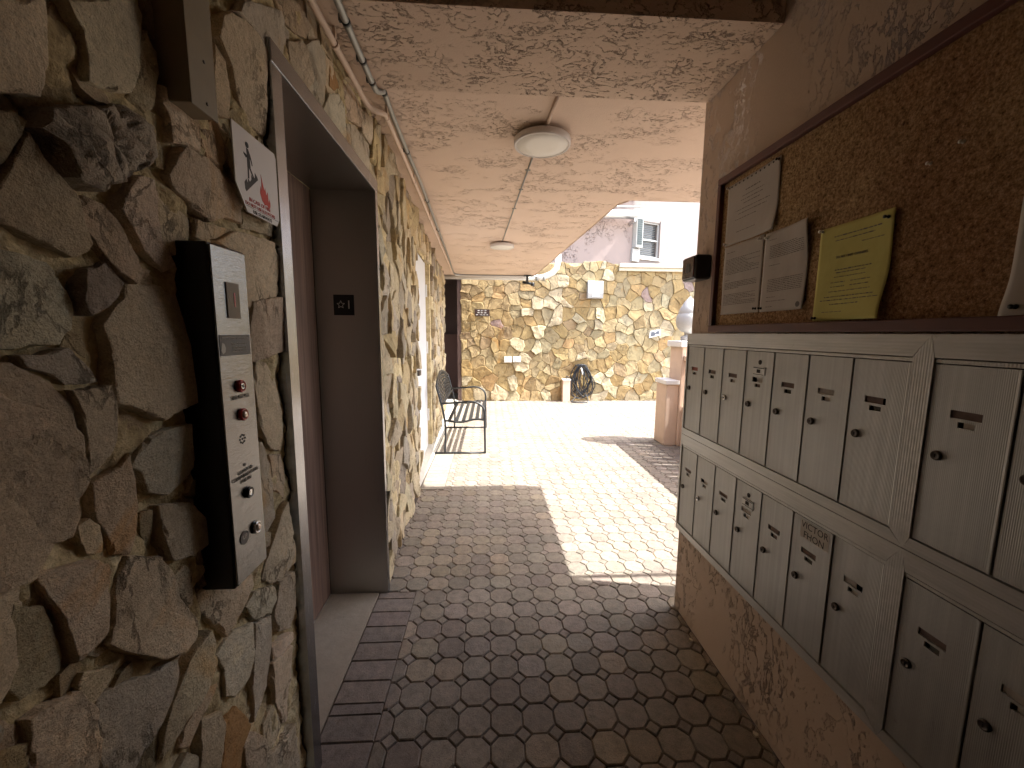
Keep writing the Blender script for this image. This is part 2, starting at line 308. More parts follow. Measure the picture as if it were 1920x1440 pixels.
TRACED = [
(2,[(0.528,1.758),(0.588,1.802),(0.586,1.773),(0.58,1.744),(0.579,1.723),(0.571,1.686),(0.563,1.675),(0.54,1.67),(0.515,1.657)]),
(0,[(0.603,1.809),(0.615,1.814),(0.625,1.796),(0.632,1.766),(0.629,1.734),(0.608,1.72),(0.591,1.715),(0.589,1.733),(0.593,1.763)]),
(2,[(0.609,1.818),(0.74,1.915),(0.752,1.9),(0.74,1.861),(0.719,1.802),(0.711,1.768),(0.703,1.756),(0.658,1.739),(0.63,1.732),(0.632,1.766),(0.625,1.794),(0.613,1.809)]),
(1,[(0.751,1.877),(0.765,1.856),(0.765,1.821),(0.757,1.788),(0.753,1.757),(0.739,1.739),(0.709,1.751),(0.718,1.794),(0.735,1.85)]),
(0,[(0.76,1.929),(0.826,1.978),(0.831,1.952),(0.828,1.889),(0.81,1.821),(0.799,1.871),(0.776,1.88),(0.755,1.89)]),
(2,[(0.947,2.037),(0.985,2.073),(1.034,2.095),(1.078,2.097),(1.122,2.086),(1.105,1.988),(1.108,1.878),(1.05,1.872),(1.003,1.9),(0.973,1.955),(0.932,1.989)]),
(1,[(0.935,1.987),(0.961,1.962),(0.962,1.919),(0.962,1.846),(0.921,1.832),(0.923,1.914)]),
(4,[(0.568,1.665),(0.599,1.686),(0.642,1.703),(0.668,1.724),(0.701,1.739),(0.721,1.736),(0.749,1.727),(0.743,1.681),(0.702,1.642),(0.673,1.617),(0.641,1.601),(0.614,1.584),(0.583,1.592),(0.575,1.605),(0.567,1.628),(0.552,1.636)]),
(1,[(0.502,1.629),(0.535,1.646),(0.548,1.641),(0.544,1.626),(0.516,1.578),(0.491,1.541)]),
(2,[(0.546,1.627),(0.558,1.602),(0.579,1.584),(0.594,1.571),(0.6,1.539),(0.612,1.51),(0.6,1.497),(0.575,1.49),(0.545,1.502),(0.487,1.513),(0.488,1.523),(0.506,1.554)]),
(2,[(0.767,1.805),(0.809,1.814),(0.86,1.806),(0.857,1.777),(0.846,1.729),(0.821,1.729),(0.772,1.716),(0.777,1.758),(0.763,1.774)]),
(0,[(0.751,1.742),(0.781,1.723),(0.793,1.72),(0.766,1.669),(0.749,1.668),(0.748,1.703)]),
(2,[(0.798,1.722),(0.851,1.728),(0.909,1.716),(0.951,1.705),(0.981,1.671),(0.969,1.632),(0.916,1.63),(0.862,1.608),(0.809,1.627),(0.77,1.64),(0.765,1.662)]),
(1,[(0.863,1.787),(0.924,1.83),(0.944,1.826),(0.948,1.783),(0.91,1.72),(0.872,1.733),(0.856,1.75)]),
(2,[(0.663,1.593),(0.702,1.639),(0.727,1.642),(0.731,1.612),(0.723,1.577),(0.733,1.535),(0.762,1.506),(0.739,1.493),(0.7,1.516),(0.674,1.553),(0.658,1.573)]),
(1,[(0.737,1.635),(0.768,1.62),(0.815,1.602),(0.81,1.564),(0.772,1.553),(0.766,1.526),(0.747,1.525),(0.728,1.558),(0.726,1.587)]),
(1,[(0.82,1.604),(0.872,1.605),(0.946,1.614),(0.875,1.579),(0.841,1.568),(0.816,1.569)]),
(2,[(0.592,1.554),(0.616,1.578),(0.637,1.572),(0.65,1.557),(0.667,1.524),(0.685,1.479),(0.666,1.466),(0.638,1.486),(0.618,1.508),(0.602,1.535)]),
(1,[(0.98,1.663),(1.056,1.663),(1.104,1.672),(1.104,1.635),(1.036,1.632),(0.979,1.626)]),
(2,[(0.883,1.577),(0.946,1.612),(1.018,1.615),(1.102,1.621),(1.124,1.583),(1.11,1.495),(1.06,1.428),(0.995,1.436),(0.946,1.455),(0.957,1.565)]),
(3,[(1.032,2.131),(1.087,2.164),(1.219,2.243),(1.258,2.234),(1.315,2.244),(1.298,2.204),(1.263,2.105),(1.199,2.086),(1.126,2.089),(1.078,2.094),(0.999,2.085)]),
(1,[(1.222,2.272),(1.41,2.411),(1.414,2.336),(1.367,2.274),(1.303,2.241),(1.249,2.241)]),
(3,[(0.483,1.482),(0.515,1.484),(0.536,1.482),(0.553,1.48),(0.567,1.466),(0.574,1.451),(0.576,1.429),(0.577,1.414),(0.57,1.395),(0.553,1.373),(0.517,1.376),(0.502,1.368),(0.469,1.37)]),
(4,[(0.585,1.457),(0.597,1.476),(0.627,1.491),(0.64,1.48),(0.653,1.465),(0.632,1.441),(0.6,1.413),(0.587,1.412),(0.577,1.432)]),
(2,[(0.663,1.469),(0.694,1.467),(0.814,1.474),(0.807,1.425),(0.779,1.356),(0.769,1.259),(0.729,1.25),(0.691,1.24),(0.648,1.269),(0.612,1.287),(0.614,1.32),(0.616,1.363),(0.609,1.4),(0.63,1.422),(0.65,1.437)]),
(3,[(0.501,1.364),(0.525,1.363),(0.559,1.368),(0.576,1.35),(0.591,1.322),(0.573,1.32),(0.551,1.32),(0.532,1.336),(0.509,1.348)]),
(2,[(0.468,1.362),(0.499,1.357),(0.514,1.343),(0.537,1.322),(0.556,1.284),(0.565,1.215),(0.564,1.189),(0.548,1.145),(0.535,1.12),(0.506,1.126),(0.468,1.133),(0.462,1.155),(0.444,1.171)]),
(2,[(0.548,1.315),(0.577,1.314),(0.604,1.315),(0.612,1.282),(0.612,1.223),(0.606,1.21),(0.572,1.189),(0.568,1.222),(0.56,1.276)]),
(0,[(0.63,1.281),(0.669,1.243),(0.663,1.223),(0.633,1.225),(0.623,1.251)]),
(3,[(0.667,1.222),(0.718,1.226),(0.753,1.221),(0.771,1.137),(0.745,1.121),(0.703,1.11),(0.662,1.13),(0.653,1.168),(0.637,1.18),(0.65,1.203)]),
(1,[(0.579,1.178),(0.618,1.186),(0.635,1.201),(0.636,1.171),(0.639,1.115),(0.631,1.081),(0.614,1.048),(0.59,1.062),(0.584,1.106),(0.577,1.14)]),
(0,[(0.558,1.356),(0.574,1.409),(0.589,1.407),(0.593,1.374),(0.593,1.354),(0.578,1.36)]),
(2,[(0.98,1.463),(1.114,1.485),(1.122,1.44),(1.12,1.34),(0.981,1.32),(0.961,1.348)]),
(1,[(0.996,1.319),(1.091,1.31),(1.09,1.142),(1.072,1.075),(1.019,1.096),(0.985,1.167),(0.977,1.259)]),
(3,[(0.961,1.136),(0.996,1.122),(1.023,1.061),(1.009,0.948),(1.014,0.915),(0.967,0.89),(0.953,0.973),(0.951,1.085)]),
(1,[(1.03,1.078),(1.08,1.063),(1.081,0.989),(1.075,0.939),(1.023,0.991)]),
(1,[(0.546,1.13),(0.565,1.132),(0.579,1.113),(0.58,1.073),(0.555,1.082),(0.545,1.104)]),
(2,[(0.679,1.099),(0.739,1.08),(0.777,1.025),(0.771,0.978),(0.74,0.97),(0.689,0.996),(0.674,1.042)]),
(0,[(0.648,1.101),(0.67,1.097),(0.669,1.062),(0.667,1.016),(0.655,1.04),(0.644,1.074)]),
(2,[(0.488,1.1),(0.523,1.085),(0.557,1.075),(0.574,1.056),(0.577,1.031),(0.567,0.997),(0.559,0.957),(0.528,0.946),(0.518,0.949),(0.51,0.997),(0.502,1.045),(0.492,1.082)]),
(1,[(0.467,1.075),(0.494,1.051),(0.5,1.026),(0.506,0.968),(0.504,0.951),(0.483,0.947),(0.457,0.953),(0.449,0.976),(0.453,1.025)]),
(0,[(0.438,1.123),(0.465,1.109),(0.463,1.069),(0.452,1.026),(0.448,0.981),(0.44,0.954),(0.418,0.966)]),
(2,[(0.613,1.045),(0.667,1.016),(0.692,0.984),(0.692,0.952),(0.69,0.922),(0.714,0.879),(0.732,0.846),(0.721,0.817),(0.684,0.818),(0.645,0.839),(0.6,0.888),(0.56,0.941),(0.574,0.962),(0.582,0.998),(0.59,1.017)]),
(1,[(0.696,0.964),(0.721,0.967),(0.734,0.943),(0.729,0.879),(0.719,0.879),(0.698,0.931)]),
(1,[(0.751,0.894),(0.843,0.848),(0.921,0.848),(0.915,0.796),(0.868,0.773),(0.831,0.752),(0.805,0.747),(0.772,0.811),(0.746,0.855)]),
(2,[(0.945,0.785),(0.959,0.826),(1.008,0.872),(1.051,0.912),(1.084,0.929),(1.094,0.843),(1.092,0.744),(1.028,0.73),(0.976,0.76)]),
(3,[(0.874,0.768),(0.912,0.778),(0.992,0.744),(1.0,0.697),(0.975,0.679),(0.904,0.713)]),
(2,[(1.01,0.742),(1.079,0.725),(1.08,0.6),(1.069,0.562),(1.002,0.599),(0.982,0.663)]),
(3,[(0.836,0.743),(0.897,0.714),(0.896,0.681),(0.894,0.63),(0.867,0.596),(0.812,0.599),(0.784,0.631),(0.786,0.694),(0.779,0.731),(0.804,0.739)]),
(3,[(0.907,0.701),(0.966,0.676),(0.955,0.591),(0.935,0.506),(0.873,0.468),(0.874,0.565),(0.891,0.622)]),
(2,[(0.96,0.593),(1.068,0.551),(1.076,0.522),(0.959,0.556)]),
(1,[(0.954,0.55),(1.063,0.512),(1.067,0.407),(1.046,0.291),(0.998,0.331),(0.962,0.431),(0.954,0.514)]),
(2,[(0.694,0.794),(0.752,0.806),(0.762,0.774),(0.763,0.716),(0.719,0.685),(0.676,0.684),(0.622,0.658),(0.642,0.721),(0.668,0.766)]),
(1,[(0.77,0.701),(0.774,0.664),(0.724,0.647),(0.686,0.622),(0.671,0.644),(0.678,0.666),(0.74,0.684)]),
(1,[(0.519,0.915),(0.528,0.926),(0.57,0.9),(0.564,0.881),(0.548,0.872),(0.53,0.861)]),
(3,[(0.549,0.874),(0.595,0.851),(0.643,0.826),(0.688,0.815),(0.661,0.774),(0.632,0.739),(0.604,0.728),(0.564,0.71),(0.533,0.75),(0.532,0.856)]),
(2,[(0.456,0.931),(0.48,0.927),(0.518,0.908),(0.53,0.858),(0.533,0.814),(0.53,0.753),(0.449,0.857)]),
(2,[(0.719,0.645),(0.765,0.617),(0.767,0.563),(0.75,0.499),(0.696,0.542),(0.71,0.614)]),
(5,[(0.821,0.571),(0.863,0.479),(0.828,0.456),(0.82,0.394),(0.757,0.464),(0.777,0.573)]),
(2,[(0.838,0.458),(0.871,0.45),(0.903,0.384),(0.885,0.311),(0.829,0.382)]),
(1,[(0.909,0.429),(0.953,0.435),(0.997,0.326),(0.957,0.321),(0.906,0.343)]),
(2,[(0.956,0.306),(1.046,0.285),(1.056,0.095),(0.9,0.292),(0.913,0.325)]),
(3,[(0.644,0.608),(0.677,0.624),(0.714,0.564),(0.7,0.536)]),
(0,[(0.608,0.727),(0.646,0.741),(0.634,0.694),(0.616,0.644),(0.581,0.688)]),
(1,[(0.417,0.96),(0.441,0.946),(0.454,0.927),(0.447,0.859),(0.41,0.906)]),
(3,[(1.346,2.24),(1.399,2.289),(1.491,2.353),(1.543,2.352),(1.538,2.305),(1.505,2.215),(1.462,2.122),(1.413,2.111),(1.359,2.112),(1.334,2.147)]),
(5,[(1.564,2.337),(1.624,2.354),(1.641,2.291),(1.587,2.248),(1.54,2.239)]),
(3,[(1.537,2.213),(1.625,2.261),(1.673,2.239),(1.679,2.179),(1.682,2.099),(1.58,2.098),(1.48,2.1),(1.496,2.147)]),
(1,[(1.662,2.359),(1.789,2.384),(1.899,2.366),(1.896,2.273),(1.771,2.238),(1.711,2.217),(1.706,2.292),(1.668,2.307)]),
(3,[(1.709,2.203),(1.818,2.246),(1.973,2.24),(1.978,2.129),(1.867,2.107),(1.71,2.102)]),
(2,[(1.916,2.365),(2.05,2.39),(2.032,2.244),(1.903,2.261)]),
(6,[(2.166,2.465),(2.398,2.524),(2.329,2.409),(2.294,2.337),(2.31,2.255),(2.131,2.187),(1.965,2.178),(2.065,2.342)]),
(6,[(1.977,2.117),(2.279,2.211),(2.293,2.121),(2.119,2.088)]),
(6,[(1.158,2.113),(1.239,2.143),(1.331,2.156),(1.33,2.117),(1.27,2.103),(1.168,2.095)])]
FAR_SEEDS = """-0.46,2.45g -0.46,2.31g -0.27,2.43g -0.27,2.27b -0.12,2.36g 0.00,2.46g 0.17,2.45g 0.44,2.49y 0.48,2.29b 0.79,2.47g 0.79,2.30o 0.20,2.32o 0.20,2.17o -0.02,2.22g -0.17,2.10g -0.05,2.03g -0.49,2.12b -0.46,1.95g -0.22,1.90g 0.12,1.96g 0.35,1.98g 0.54,2.06g 0.77,2.16y 0.74,1.99g 0.52,1.89y 0.53,1.78y -0.48,1.73g -0.37,1.66g -0.12,1.66g 0.15,1.71g 0.37,1.67g -0.47,1.54g -0.32,1.51g -0.17,1.47g -0.02,1.37b 0.17,1.52p 0.13,1.40g 0.23,1.32b 0.35,1.37b -0.47,1.34b -0.32,1.37g -0.49,1.17g -0.37,1.19b -0.25,1.24g -0.30,1.04g -0.10,1.17b -0.07,1.00y 0.13,1.15g 0.30,1.10g 0.48,1.00g -0.47,0.97g -0.25,0.80g -0.47,0.72g 0.05,0.80y 0.23,0.95g -0.47,0.57g -0.15,0.57g 0.00,0.37o 0.25,0.65g 0.38,0.60g -0.47,0.42w -0.32,0.32g -0.48,0.16g -0.22,0.16w 0.23,0.19w 0.33,0.34g 0.43,0.37w 0.63,0.47g 0.64,0.24g 0.48,0.14w 1.01,2.21g 0.96,2.35g 1.11,2.40g 1.46,2.43w 1.26,2.41y 1.68,2.39g 1.47,2.67g 1.60,2.68b 1.87,2.68b 2.12,2.71y 2.25,2.73w 2.40,2.74b 2.55,2.74g 2.00,2.54y 2.20,2.59g 2.38,2.54w 1.78,2.51g 1.88,2.34g 1.36,2.14w 0.97,1.99w 1.22,1.97w 0.77,1.79w 0.99,1.77g 1.17,1.82y 1.62,2.00w 1.34,1.77w 1.65,1.83g 1.69,2.10g 1.64,2.22b 1.89,2.12b 1.87,2.03g 2.15,2.00y 2.14,2.27g 2.37,2.11g 2.47,2.06y 2.34,2.33b 2.49,2.35g 2.68,2.52g 2.64,2.31y 2.80,2.36y 2.96,2.53g 2.93,2.60g 2.92,2.21g 2.73,2.01g 3.01,1.99g 3.05,2.29o 3.19,2.51g 3.26,2.61g 3.46,2.63g 3.62,2.59g 3.83,2.57g 3.45,2.42g 3.63,2.34y 3.86,2.40g 4.07,2.38p 3.38,2.24g 3.26,2.17p 3.50,2.05g 3.23,1.98w 3.78,2.02g 3.63,2.05w 3.90,2.17g 0.62,1.57g 0.80,1.65g 0.57,1.45g 0.97,1.43w 0.78,1.38g 0.58,1.18w 0.78,1.13g 0.83,0.98b 0.93,1.05w 1.28,1.33y 1.13,1.10y 1.50,1.48g 1.48,1.23g 1.68,1.58b 1.86,1.53y 1.73,1.38g 1.84,1.23g 2.01,1.49b 2.19,1.41y 1.87,1.78g 2.08,1.76g 2.25,1.78w 2.46,1.86g 1.80,1.68w 2.06,1.61g 2.21,1.60w 2.49,1.56g 2.73,1.52y 2.77,1.67w 2.69,1.86g 3.00,1.79g 3.06,1.62b 3.26,1.70y 3.47,1.67y 3.67,1.80g 3.81,1.65g 3.71,1.57w 3.12,1.37y 2.88,1.49y 2.71,1.31w 2.92,1.27y 2.48,1.29o 2.30,1.21g 2.54,1.14y 2.12,1.19g 2.00,1.13y 1.64,1.18o 1.54,1.08g 1.84,1.06b 1.72,0.98g 1.90,0.98w 2.15,0.98y 2.39,0.98y 2.28,1.11g 2.72,1.09g 3.01,0.99y 2.65,0.99g 2.81,0.86g 3.33,1.24g 3.42,1.14g 3.67,1.22o 3.69,1.40w 3.43,1.40w 3.56,0.99b 3.76,1.02y 3.20,0.71g 3.46,0.73y 3.73,0.79w 3.74,0.58w 1.52,0.90g 1.29,0.85g 1.42,0.78y 1.57,0.80g 1.14,0.88y 0.98,0.90y 0.73,0.88w 0.68,0.72w 0.91,0.72g 1.06,0.68g 1.17,0.65y 1.37,0.65y 1.65,0.70b 1.58,0.57g 0.79,0.55g 0.94,0.57y 1.09,0.50g 1.27,0.42g 1.04,0.32g 1.30,0.32g 0.89,0.34b 0.79,0.45o 1.00,0.11g 0.74,0.14g 1.38,0.19o 1.15,0.16w 2.19,0.73g 2.37,0.73g 2.53,0.63w 2.73,0.68b 2.94,0.73g 2.47,0.78g 2.30,0.47w 2.19,0.58g 2.46,0.37w 2.69,0.47g 2.96,0.45w 3.16,0.45w 3.35,0.34g 3.20,0.27g 3.54,0.27y 3.56,0.47g 2.26,0.29g 2.34,0.11w 2.62,0.21w 2.83,0.19g 3.05,0.11y 3.31,0.11y 2.53,0.06g 3.61,0.08g 1.91,0.73g 1.81,0.47g 2.02,0.47g 1.71,0.34g 1.92,0.14g"""

# ------------------------------------------------------------ geometry of the stone walls
def clip(poly, nx, ny, d):
    out = []; n = len(poly)
    for i in range(n):
        p, q = poly[i], poly[(i + 1) % n]; a = p[0] * nx + p[1] * ny - d; b = q[0] * nx + q[1] * ny - d
        if a <= 0: out.append(p)
        if (a < 0 < b) or (b < 0 < a): t = a / (a - b); out.append((p[0] + (q[0] - p[0]) * t, p[1] + (q[1] - p[1]) * t))
    return out
def voronoi(seeds, x0, x1, y0, y1, rad=.7):
    cells = []
    for i, (x, y) in enumerate(seeds):
        poly = [(x0, y0), (x1, y0), (x1, y1), (x0, y1)]
        nb = sorted(((u - x) ** 2 + (v - y) ** 2, u, v) for j, (u, v) in enumerate(seeds) if j != i and abs(u - x) < rad and abs(v - y) < rad)
        for d2, u, v in nb[:26]:
            nx, ny = u - x, v - y
            poly = clip(poly, nx, ny, (u * u + v * v - x * x - y * y) / 2)
            if len(poly) < 3: break
        cells.append(poly)
    return cells
def area(p): return abs(sum(p[i][0] * p[(i + 1) % len(p)][1] - p[(i + 1) % len(p)][0] * p[i][1] for i in range(len(p)))) / 2
def cen(p): return (sum(a for a, b in p) / len(p), sum(b for a, b in p) / len(p))
def ccw(p):
    s_ = sum(p[i][0] * p[(i + 1) % len(p)][1] - p[(i + 1) % len(p)][0] * p[i][1] for i in range(len(p)))
    return p if s_ > 0 else p[::-1]
WARP = [0, 5]
def warp(x, y):
    if not WARP[0]: return (x, y)
    v = Vector((x * WARP[1], y * WARP[1], 2.5)); return (x + noise.noise(v) * WARP[0], y + noise.noise(v + Vector((31, 7, 4))) * WARP[0])
def outline(poly, step, jit, gap, seed):
    """resampled, chipped outline shrunk by half a joint"""
    pts = []
    n = len(poly)
    for i in range(n):
        p, q = poly[i], poly[(i + 1) % n]; L = math.hypot(q[0] - p[0], q[1] - p[1]); k = max(1, round(L / step))
        for j in range(k): pts.append(warp(p[0] + (q[0] - p[0]) * j / k, p[1] + (q[1] - p[1]) * j / k))
    c = cen(pts)
    out = []
    for i, (x, y) in enumerate(pts):
        r = math.hypot(x - c[0], y - c[1]) or 1e-6; ux, uy = (x - c[0]) / r, (y - c[1]) / r
        v = Vector((x * 18, y * 18, seed)); d = noise.noise(v) * jit + noise.noise(v * 4.1) * jit * .5 + noise.noise(v * 11) * jit * .3
        r2 = max(r * .3, r - gap + d); out.append((c[0] + ux * r2, c[1] + uy * r2))
    return out
def hero_stone(poly, P, h, seed, tilt, rough, col, mb, step=.0065, back=.045, slab=False):
    o = outline(ccw(poly), step, .0048, -.0004, seed); c = cen(o); n = len(o); vs_ = []
    rr = math.sqrt(area(poly)); big = rough > .006
    fx, fy = math.cos(seed * 7.1), math.sin(seed * 7.1); off = rr * (.12 + .3 * abs(noise.noise(Vector((seed, 1, 2)))))
    lv = [(1.0, -back, 0), (.998, h - .0045, .6), (.985, h - .0006, 1), (.955, h, 1), (.88, h, 1), (.76, h, 1), (.62, h, 1), (.48, h, 1), (.33, h, 1), (.16, h, 1)]
    def zz(a, b):
        v = Vector((a, b, seed * 3.3)); d = tilt[0] * (a - c[0]) + tilt[1] * (b - c[1])
        k = fx * (a - c[0]) + fy * (b - c[1]) - off
        d -= max(0, k) * .16                                              # a split facet along one side
        f = noise.fractal(v * 9, 1.0, 2.2, 6) * rough
        st = noise.noise(v * 7 + Vector((0, 5, 0))) * 2.5
        st = (math.floor(st) + min(1, (st - math.floor(st)) * 5)) * rough * .45  # flaked layers with a sharp lip
        g = (1 - abs(noise.noise(v * 20 + Vector((9, 0, 0))))) ** 6 * rough * (1.2 if big else .3)
        return d + f + st - g
    for s_, z, nz in lv:
        for x, y in o:
            a = c[0] + (x - c[0]) * s_; b = c[1] + (y - c[1]) * s_
            chip = 0 if nz == 0 or s_ < .95 else max(0, noise.noise(Vector((a * 34, b * 34, seed))) - .2) * .016
            vs_.append(P(a, b, z + (zz(a, b) - chip if nz else 0)))
    vs_.append(P(c[0], c[1], h + zz(c[0], c[1])))
    m = len(lv); fs = [(r * n + i, r * n + (i + 1) % n, (r + 1) * n + (i + 1) % n, (r + 1) * n + i) for r in range(m - 1) for i in range(n)]
    fs += [((m - 1) * n + i, (m - 1) * n + (i + 1) % n, m * n) for i in range(n)]
    mb.add(vs_, fs, col)
def small_stone(poly, P, h, seed, tilt, rough, col, mb, step=.045, back=.03, gap=.004, jit=.006, lo=True):
    o = outline(ccw(poly), step, jit, gap, seed); c = cen(o); n = len(o); vs_ = []
    lv = [(1.0, -back), (1.0, h - .008), (.93, h), (.55, h)]
    for s_, z in lv:
        for x, y in o:
            a = c[0] + (x - c[0]) * s_; b = c[1] + (y - c[1]) * s_
            d = 0 if z == -back else tilt[0] * (a - c[0]) + tilt[1] * (b - c[1]) + noise.noise(Vector((a * 15, b * 15, seed))) * rough
            vs_.append(P(a, b, z + d))
    vs_.append(P(c[0], c[1], h + noise.noise(Vector((c[0] * 15, c[1] * 15, seed))) * rough))
    m = len(lv); fs = [(r * n + i, r * n + (i + 1) % n, (r + 1) * n + (i + 1) % n, (r + 1) * n + i) for r in range(m - 1) for i in range(n)]
    fs += [((m - 1) * n + i, (m - 1) * n + (i + 1) % n, m * n) for i in range(n)]
    mb.add(vs_, fs, col)
def mortar_sheet(mb, P, a0, a1, b0, b1, step, base, amp, seed, hole=None):
    na = max(1, round((a1 - a0) / step)); nb = max(1, round((b1 - b0) / step)); vs_ = []; fs = []
    for j in range(nb + 1):
        for i in range(na + 1):
            a = a0 + (a1 - a0) * i / na; b = b0 + (b1 - b0) * j / nb; v = Vector((a * 11, b * 11, seed))
            vs_.append(P(a, b, base + noise.noise(v) * amp + noise.noise(v * 3.1) * amp * .5 + noise.noise(v * 8) * amp * .22))
    for j in range(nb):
        for i in range(na):
            ac = a0 + (a1 - a0) * (i + .5) / na; bc = b0 + (b1 - b0) * (j + .5) / nb
            if hole and hole(ac, bc): continue
            k = j * (na + 1) + i; fs.append((k, k + 1, k + na + 2, k + na + 1))
    mb.add(vs_, fs, (1, 1, 1), True)
def inpoly(p, poly):
    x, y = p; r = False; n = len(poly)
    for i in range(n):
        (x1, y1), (x2, y2) = poly[i], poly[i - 1]
        if (y1 > y) != (y2 > y) and x < (x2 - x1) * (y - y1) / (y2 - y1) + x1: r = not r
    return r
def scatter(rng, x0, x1, y0, y1, rfun, tries=6000):
    pts = []
    for _ in range(tries):
        x, y = rng.uniform(x0, x1), rng.uniform(y0, y1); r = rfun(x, y)
        if all((x - a) ** 2 + (y - b) ** 2 > max(r, q) ** 2 for a, b, q in pts): pts.append((x, y, r))
    return [(a, b) for a, b, q in pts]
def px(P3):
    d = Vector(P3) - CP; z = d.dot(CF)
    if z < .05: return None
    x = .5 + .5 * d.dot(CR) / z / (960 / 749.45); y = .5 + .5 * d.dot(CU) / z / (720 / 749.45); return (x, y, z)
def vis(P3, m=.03):
    q = px(P3); return q is not None and -m < q[0] < 1 + m and -m < q[1] < 1 + m
def jc(rng, c, v=.12, h=.018):
    k = rng.uniform(1 - v, 1 + v); return tuple(max(.01, x * k * rng.uniform(1 - h, 1 + h)) for x in c)

# palette by code: 0 recessed brown, 1 tan, 2 pink-tan, 3 grey, 4 dark rough, 5 orange, 6 yellow
PAL = {0: (.47, .37, .23), 1: (.66, .535, .37), 2: (.67, .55, .40), 3: (.61, .54, .42), 4: (.43, .36, .30), 5: (.50, .29, .13), 6: (.60, .48, .28)}
HGT = {0: -.012, 1: -.005, 2: .004, 3: .000, 4: .011, 5: -.002, 6: -.003}
rng = random.Random(11)
XF = -.552
def PL(a, b, c): return (XF + c, a, b)                       # near part of the left wall: a = Y, b = Z
def PL2(a, b, c):                                            # beyond the lift the wall runs slightly outwards
    return (-.570 - .045 * (a - 2.1) + c, a + .045 * c, b)

lw = empty('stone_wall', 'rough rubble stone wall on the left with the lift doorway in it', 'wall', (-.6, 1, 0))
core = MB()
core.box(-1.9, -.64, -2.6, 1.112, 0, 2.84).box(-1.9, -.64, 1.112, 2.085, 2.112, 2.84)
core.box(-1.9, -.64, 2.085, 2.3, 0, 2.84)
core.box(-1.9, -.72, 2.3, 3.66, 0, 2.6).box(-1.9, -.72, 3.66, 4.88, 2.19, 2.6).box(-1.9, -.86, 4.88, 7.25, 0, 2.6).box(-1.9, -1.0, 3.66, 4.88, 0, 2.19)
core.build('wall_core', MORTAR, lw)
mt = MB()
mortar_sheet(mt, PL, -.7, 1.112, -.02, 2.84, .006, -.0165, .017, 1)
mortar_sheet(mt, PL, 1.112, 2.085, 2.112, 2.84, .006, -.0165, .017, 1)
mortar_sheet(mt, PL2, 2.085, 3.66, -.02, 2.5, .010, -.014, .014, 2)
mortar_sheet(mt, PL2, 3.66, 4.88, 2.17, 2.5, .02, -.03, .014, 2)
mortar_sheet(mt, PL2, 4.88, 7.2, -.02, 2.5, .02, -.03, .014, 2)
mt.build('mortar', MORTAR, lw)
stones = []                                                  # (screen size, hero?, kwargs)
for t, poly in TRACED:
    if poly[0][0] > .45 or True:
        base = {}.get(t, PAL[t])
        stones.append((9e9, 'h', PL, poly, HGT[t], (rng.uniform(-.09, .09), rng.uniform(-.06, .06)), {4: .010, 0: .003}.get(t, .0016), jc(rng, base, .15, .03)))
polys = [p for t, p in TRACED]
def covered(c): return any(inpoly(c, p) for p in polys)
# the rest of the near wall, around the part traced
sd_ = scatter(rng, -.7, 1.12, 0, 2.84, lambda a, b: .085 + .05 * abs(noise.noise(Vector((a * 5, b * 5, 3)))), 5000)
for cell in voronoi(sd_, -.7, 1.108, 0, 2.84, .4):
    if len(cell) < 3 or area(cell) < .0008: continue
    c = cen(cell); q = px(PL(c[0], c[1], 0))
    if covered(c) or (q and -.06 < q[0] and q[1] > -.06 and q[1] < 1.06 and c[0] > .5): continue
    t = rng.choice([0, 1, 2, 2, 3, 2, 1, 6]); stones.append((0, 'h2', PL, cell, HGT[t], (rng.uniform(-.15, .15), rng.uniform(-.1, .1)), .0032, jc(rng, PAL[t])))
# small chinking stones pressed between the big ones
sd_ = scatter(rng, .5, 1.1, .75, 1.9, lambda a, b: .034, 9000)
for cell in voronoi(sd_, .5, 1.105, .7, 1.95, .2):
    c = cen(cell)
    if len(cell) < 3 or covered(c): continue
    if sum(covered(p) for p in cell) > len(cell) * .75: continue
    t = rng.choice([0, 0, 6, 1]); stones.append((0, 'c', PL, cell, -.020 + rng.uniform(-.004, .010), (rng.uniform(-.3, .3), rng.uniform(-.3, .3)), .004, jc(rng, PAL[t])))
# above the lift doorway
sd_ = scatter(rng, 1.06, 2.12, 2.1, 2.84, lambda a, b: .09, 3000)
for cell in voronoi(sd_, 1.05, 2.085, 2.114, 2.84, .5):
    if len(cell) < 3: continue
    c = cen(cell)
    if covered(c) or area(cell) < .001: continue
    t = rng.choice([1, 6, 6, 3, 2, 6]); stones.append((4000, 'h2', PL, cell, HGT[t], (rng.uniform(-.15, .15), rng.uniform(-.1, .1)), .0032, jc(rng, PAL[t])))
# between the lift and the white door
GOLD = [(.54, .44, .29), (.56, .47, .32), (.50, .41, .28), (.58, .48, .31), (.47, .41, .32), (.52, .40, .23), (.36, .30, .23)]
sd_ = scatter(rng, 2.08, 3.68, 0, 2.5, lambda a, b: .10 + .06 * abs(noise.noise(Vector((a * 4, b * 2, 9)))), 6000)
for cell in voronoi([(a, b * .62) for a, b in sd_], 2.088, 3.655, .0, 1.55, .6):
    cell = [(a, b / .62) for a, b in cell]
    if len(cell) < 3: continue
    c = cen(cell); a_ = area(cell); hh = rng.choice([-.014, -.004, .004, .012, .020, .026])
    stones.append((a_ * 2e5 / c[0] ** 2, 'h3', PL2, cell, hh, (rng.uniform(-.22, .22), rng.uniform(-.08, .08)), .006, jc(rng, rng.choice(GOLD), .12)))
sd_ = scatter(rng, 4.88, 7.2, 0, 2.5, lambda a, b: .13 + .05 * abs(noise.noise(Vector((a * 4, b * 2, 9)))), 6000)
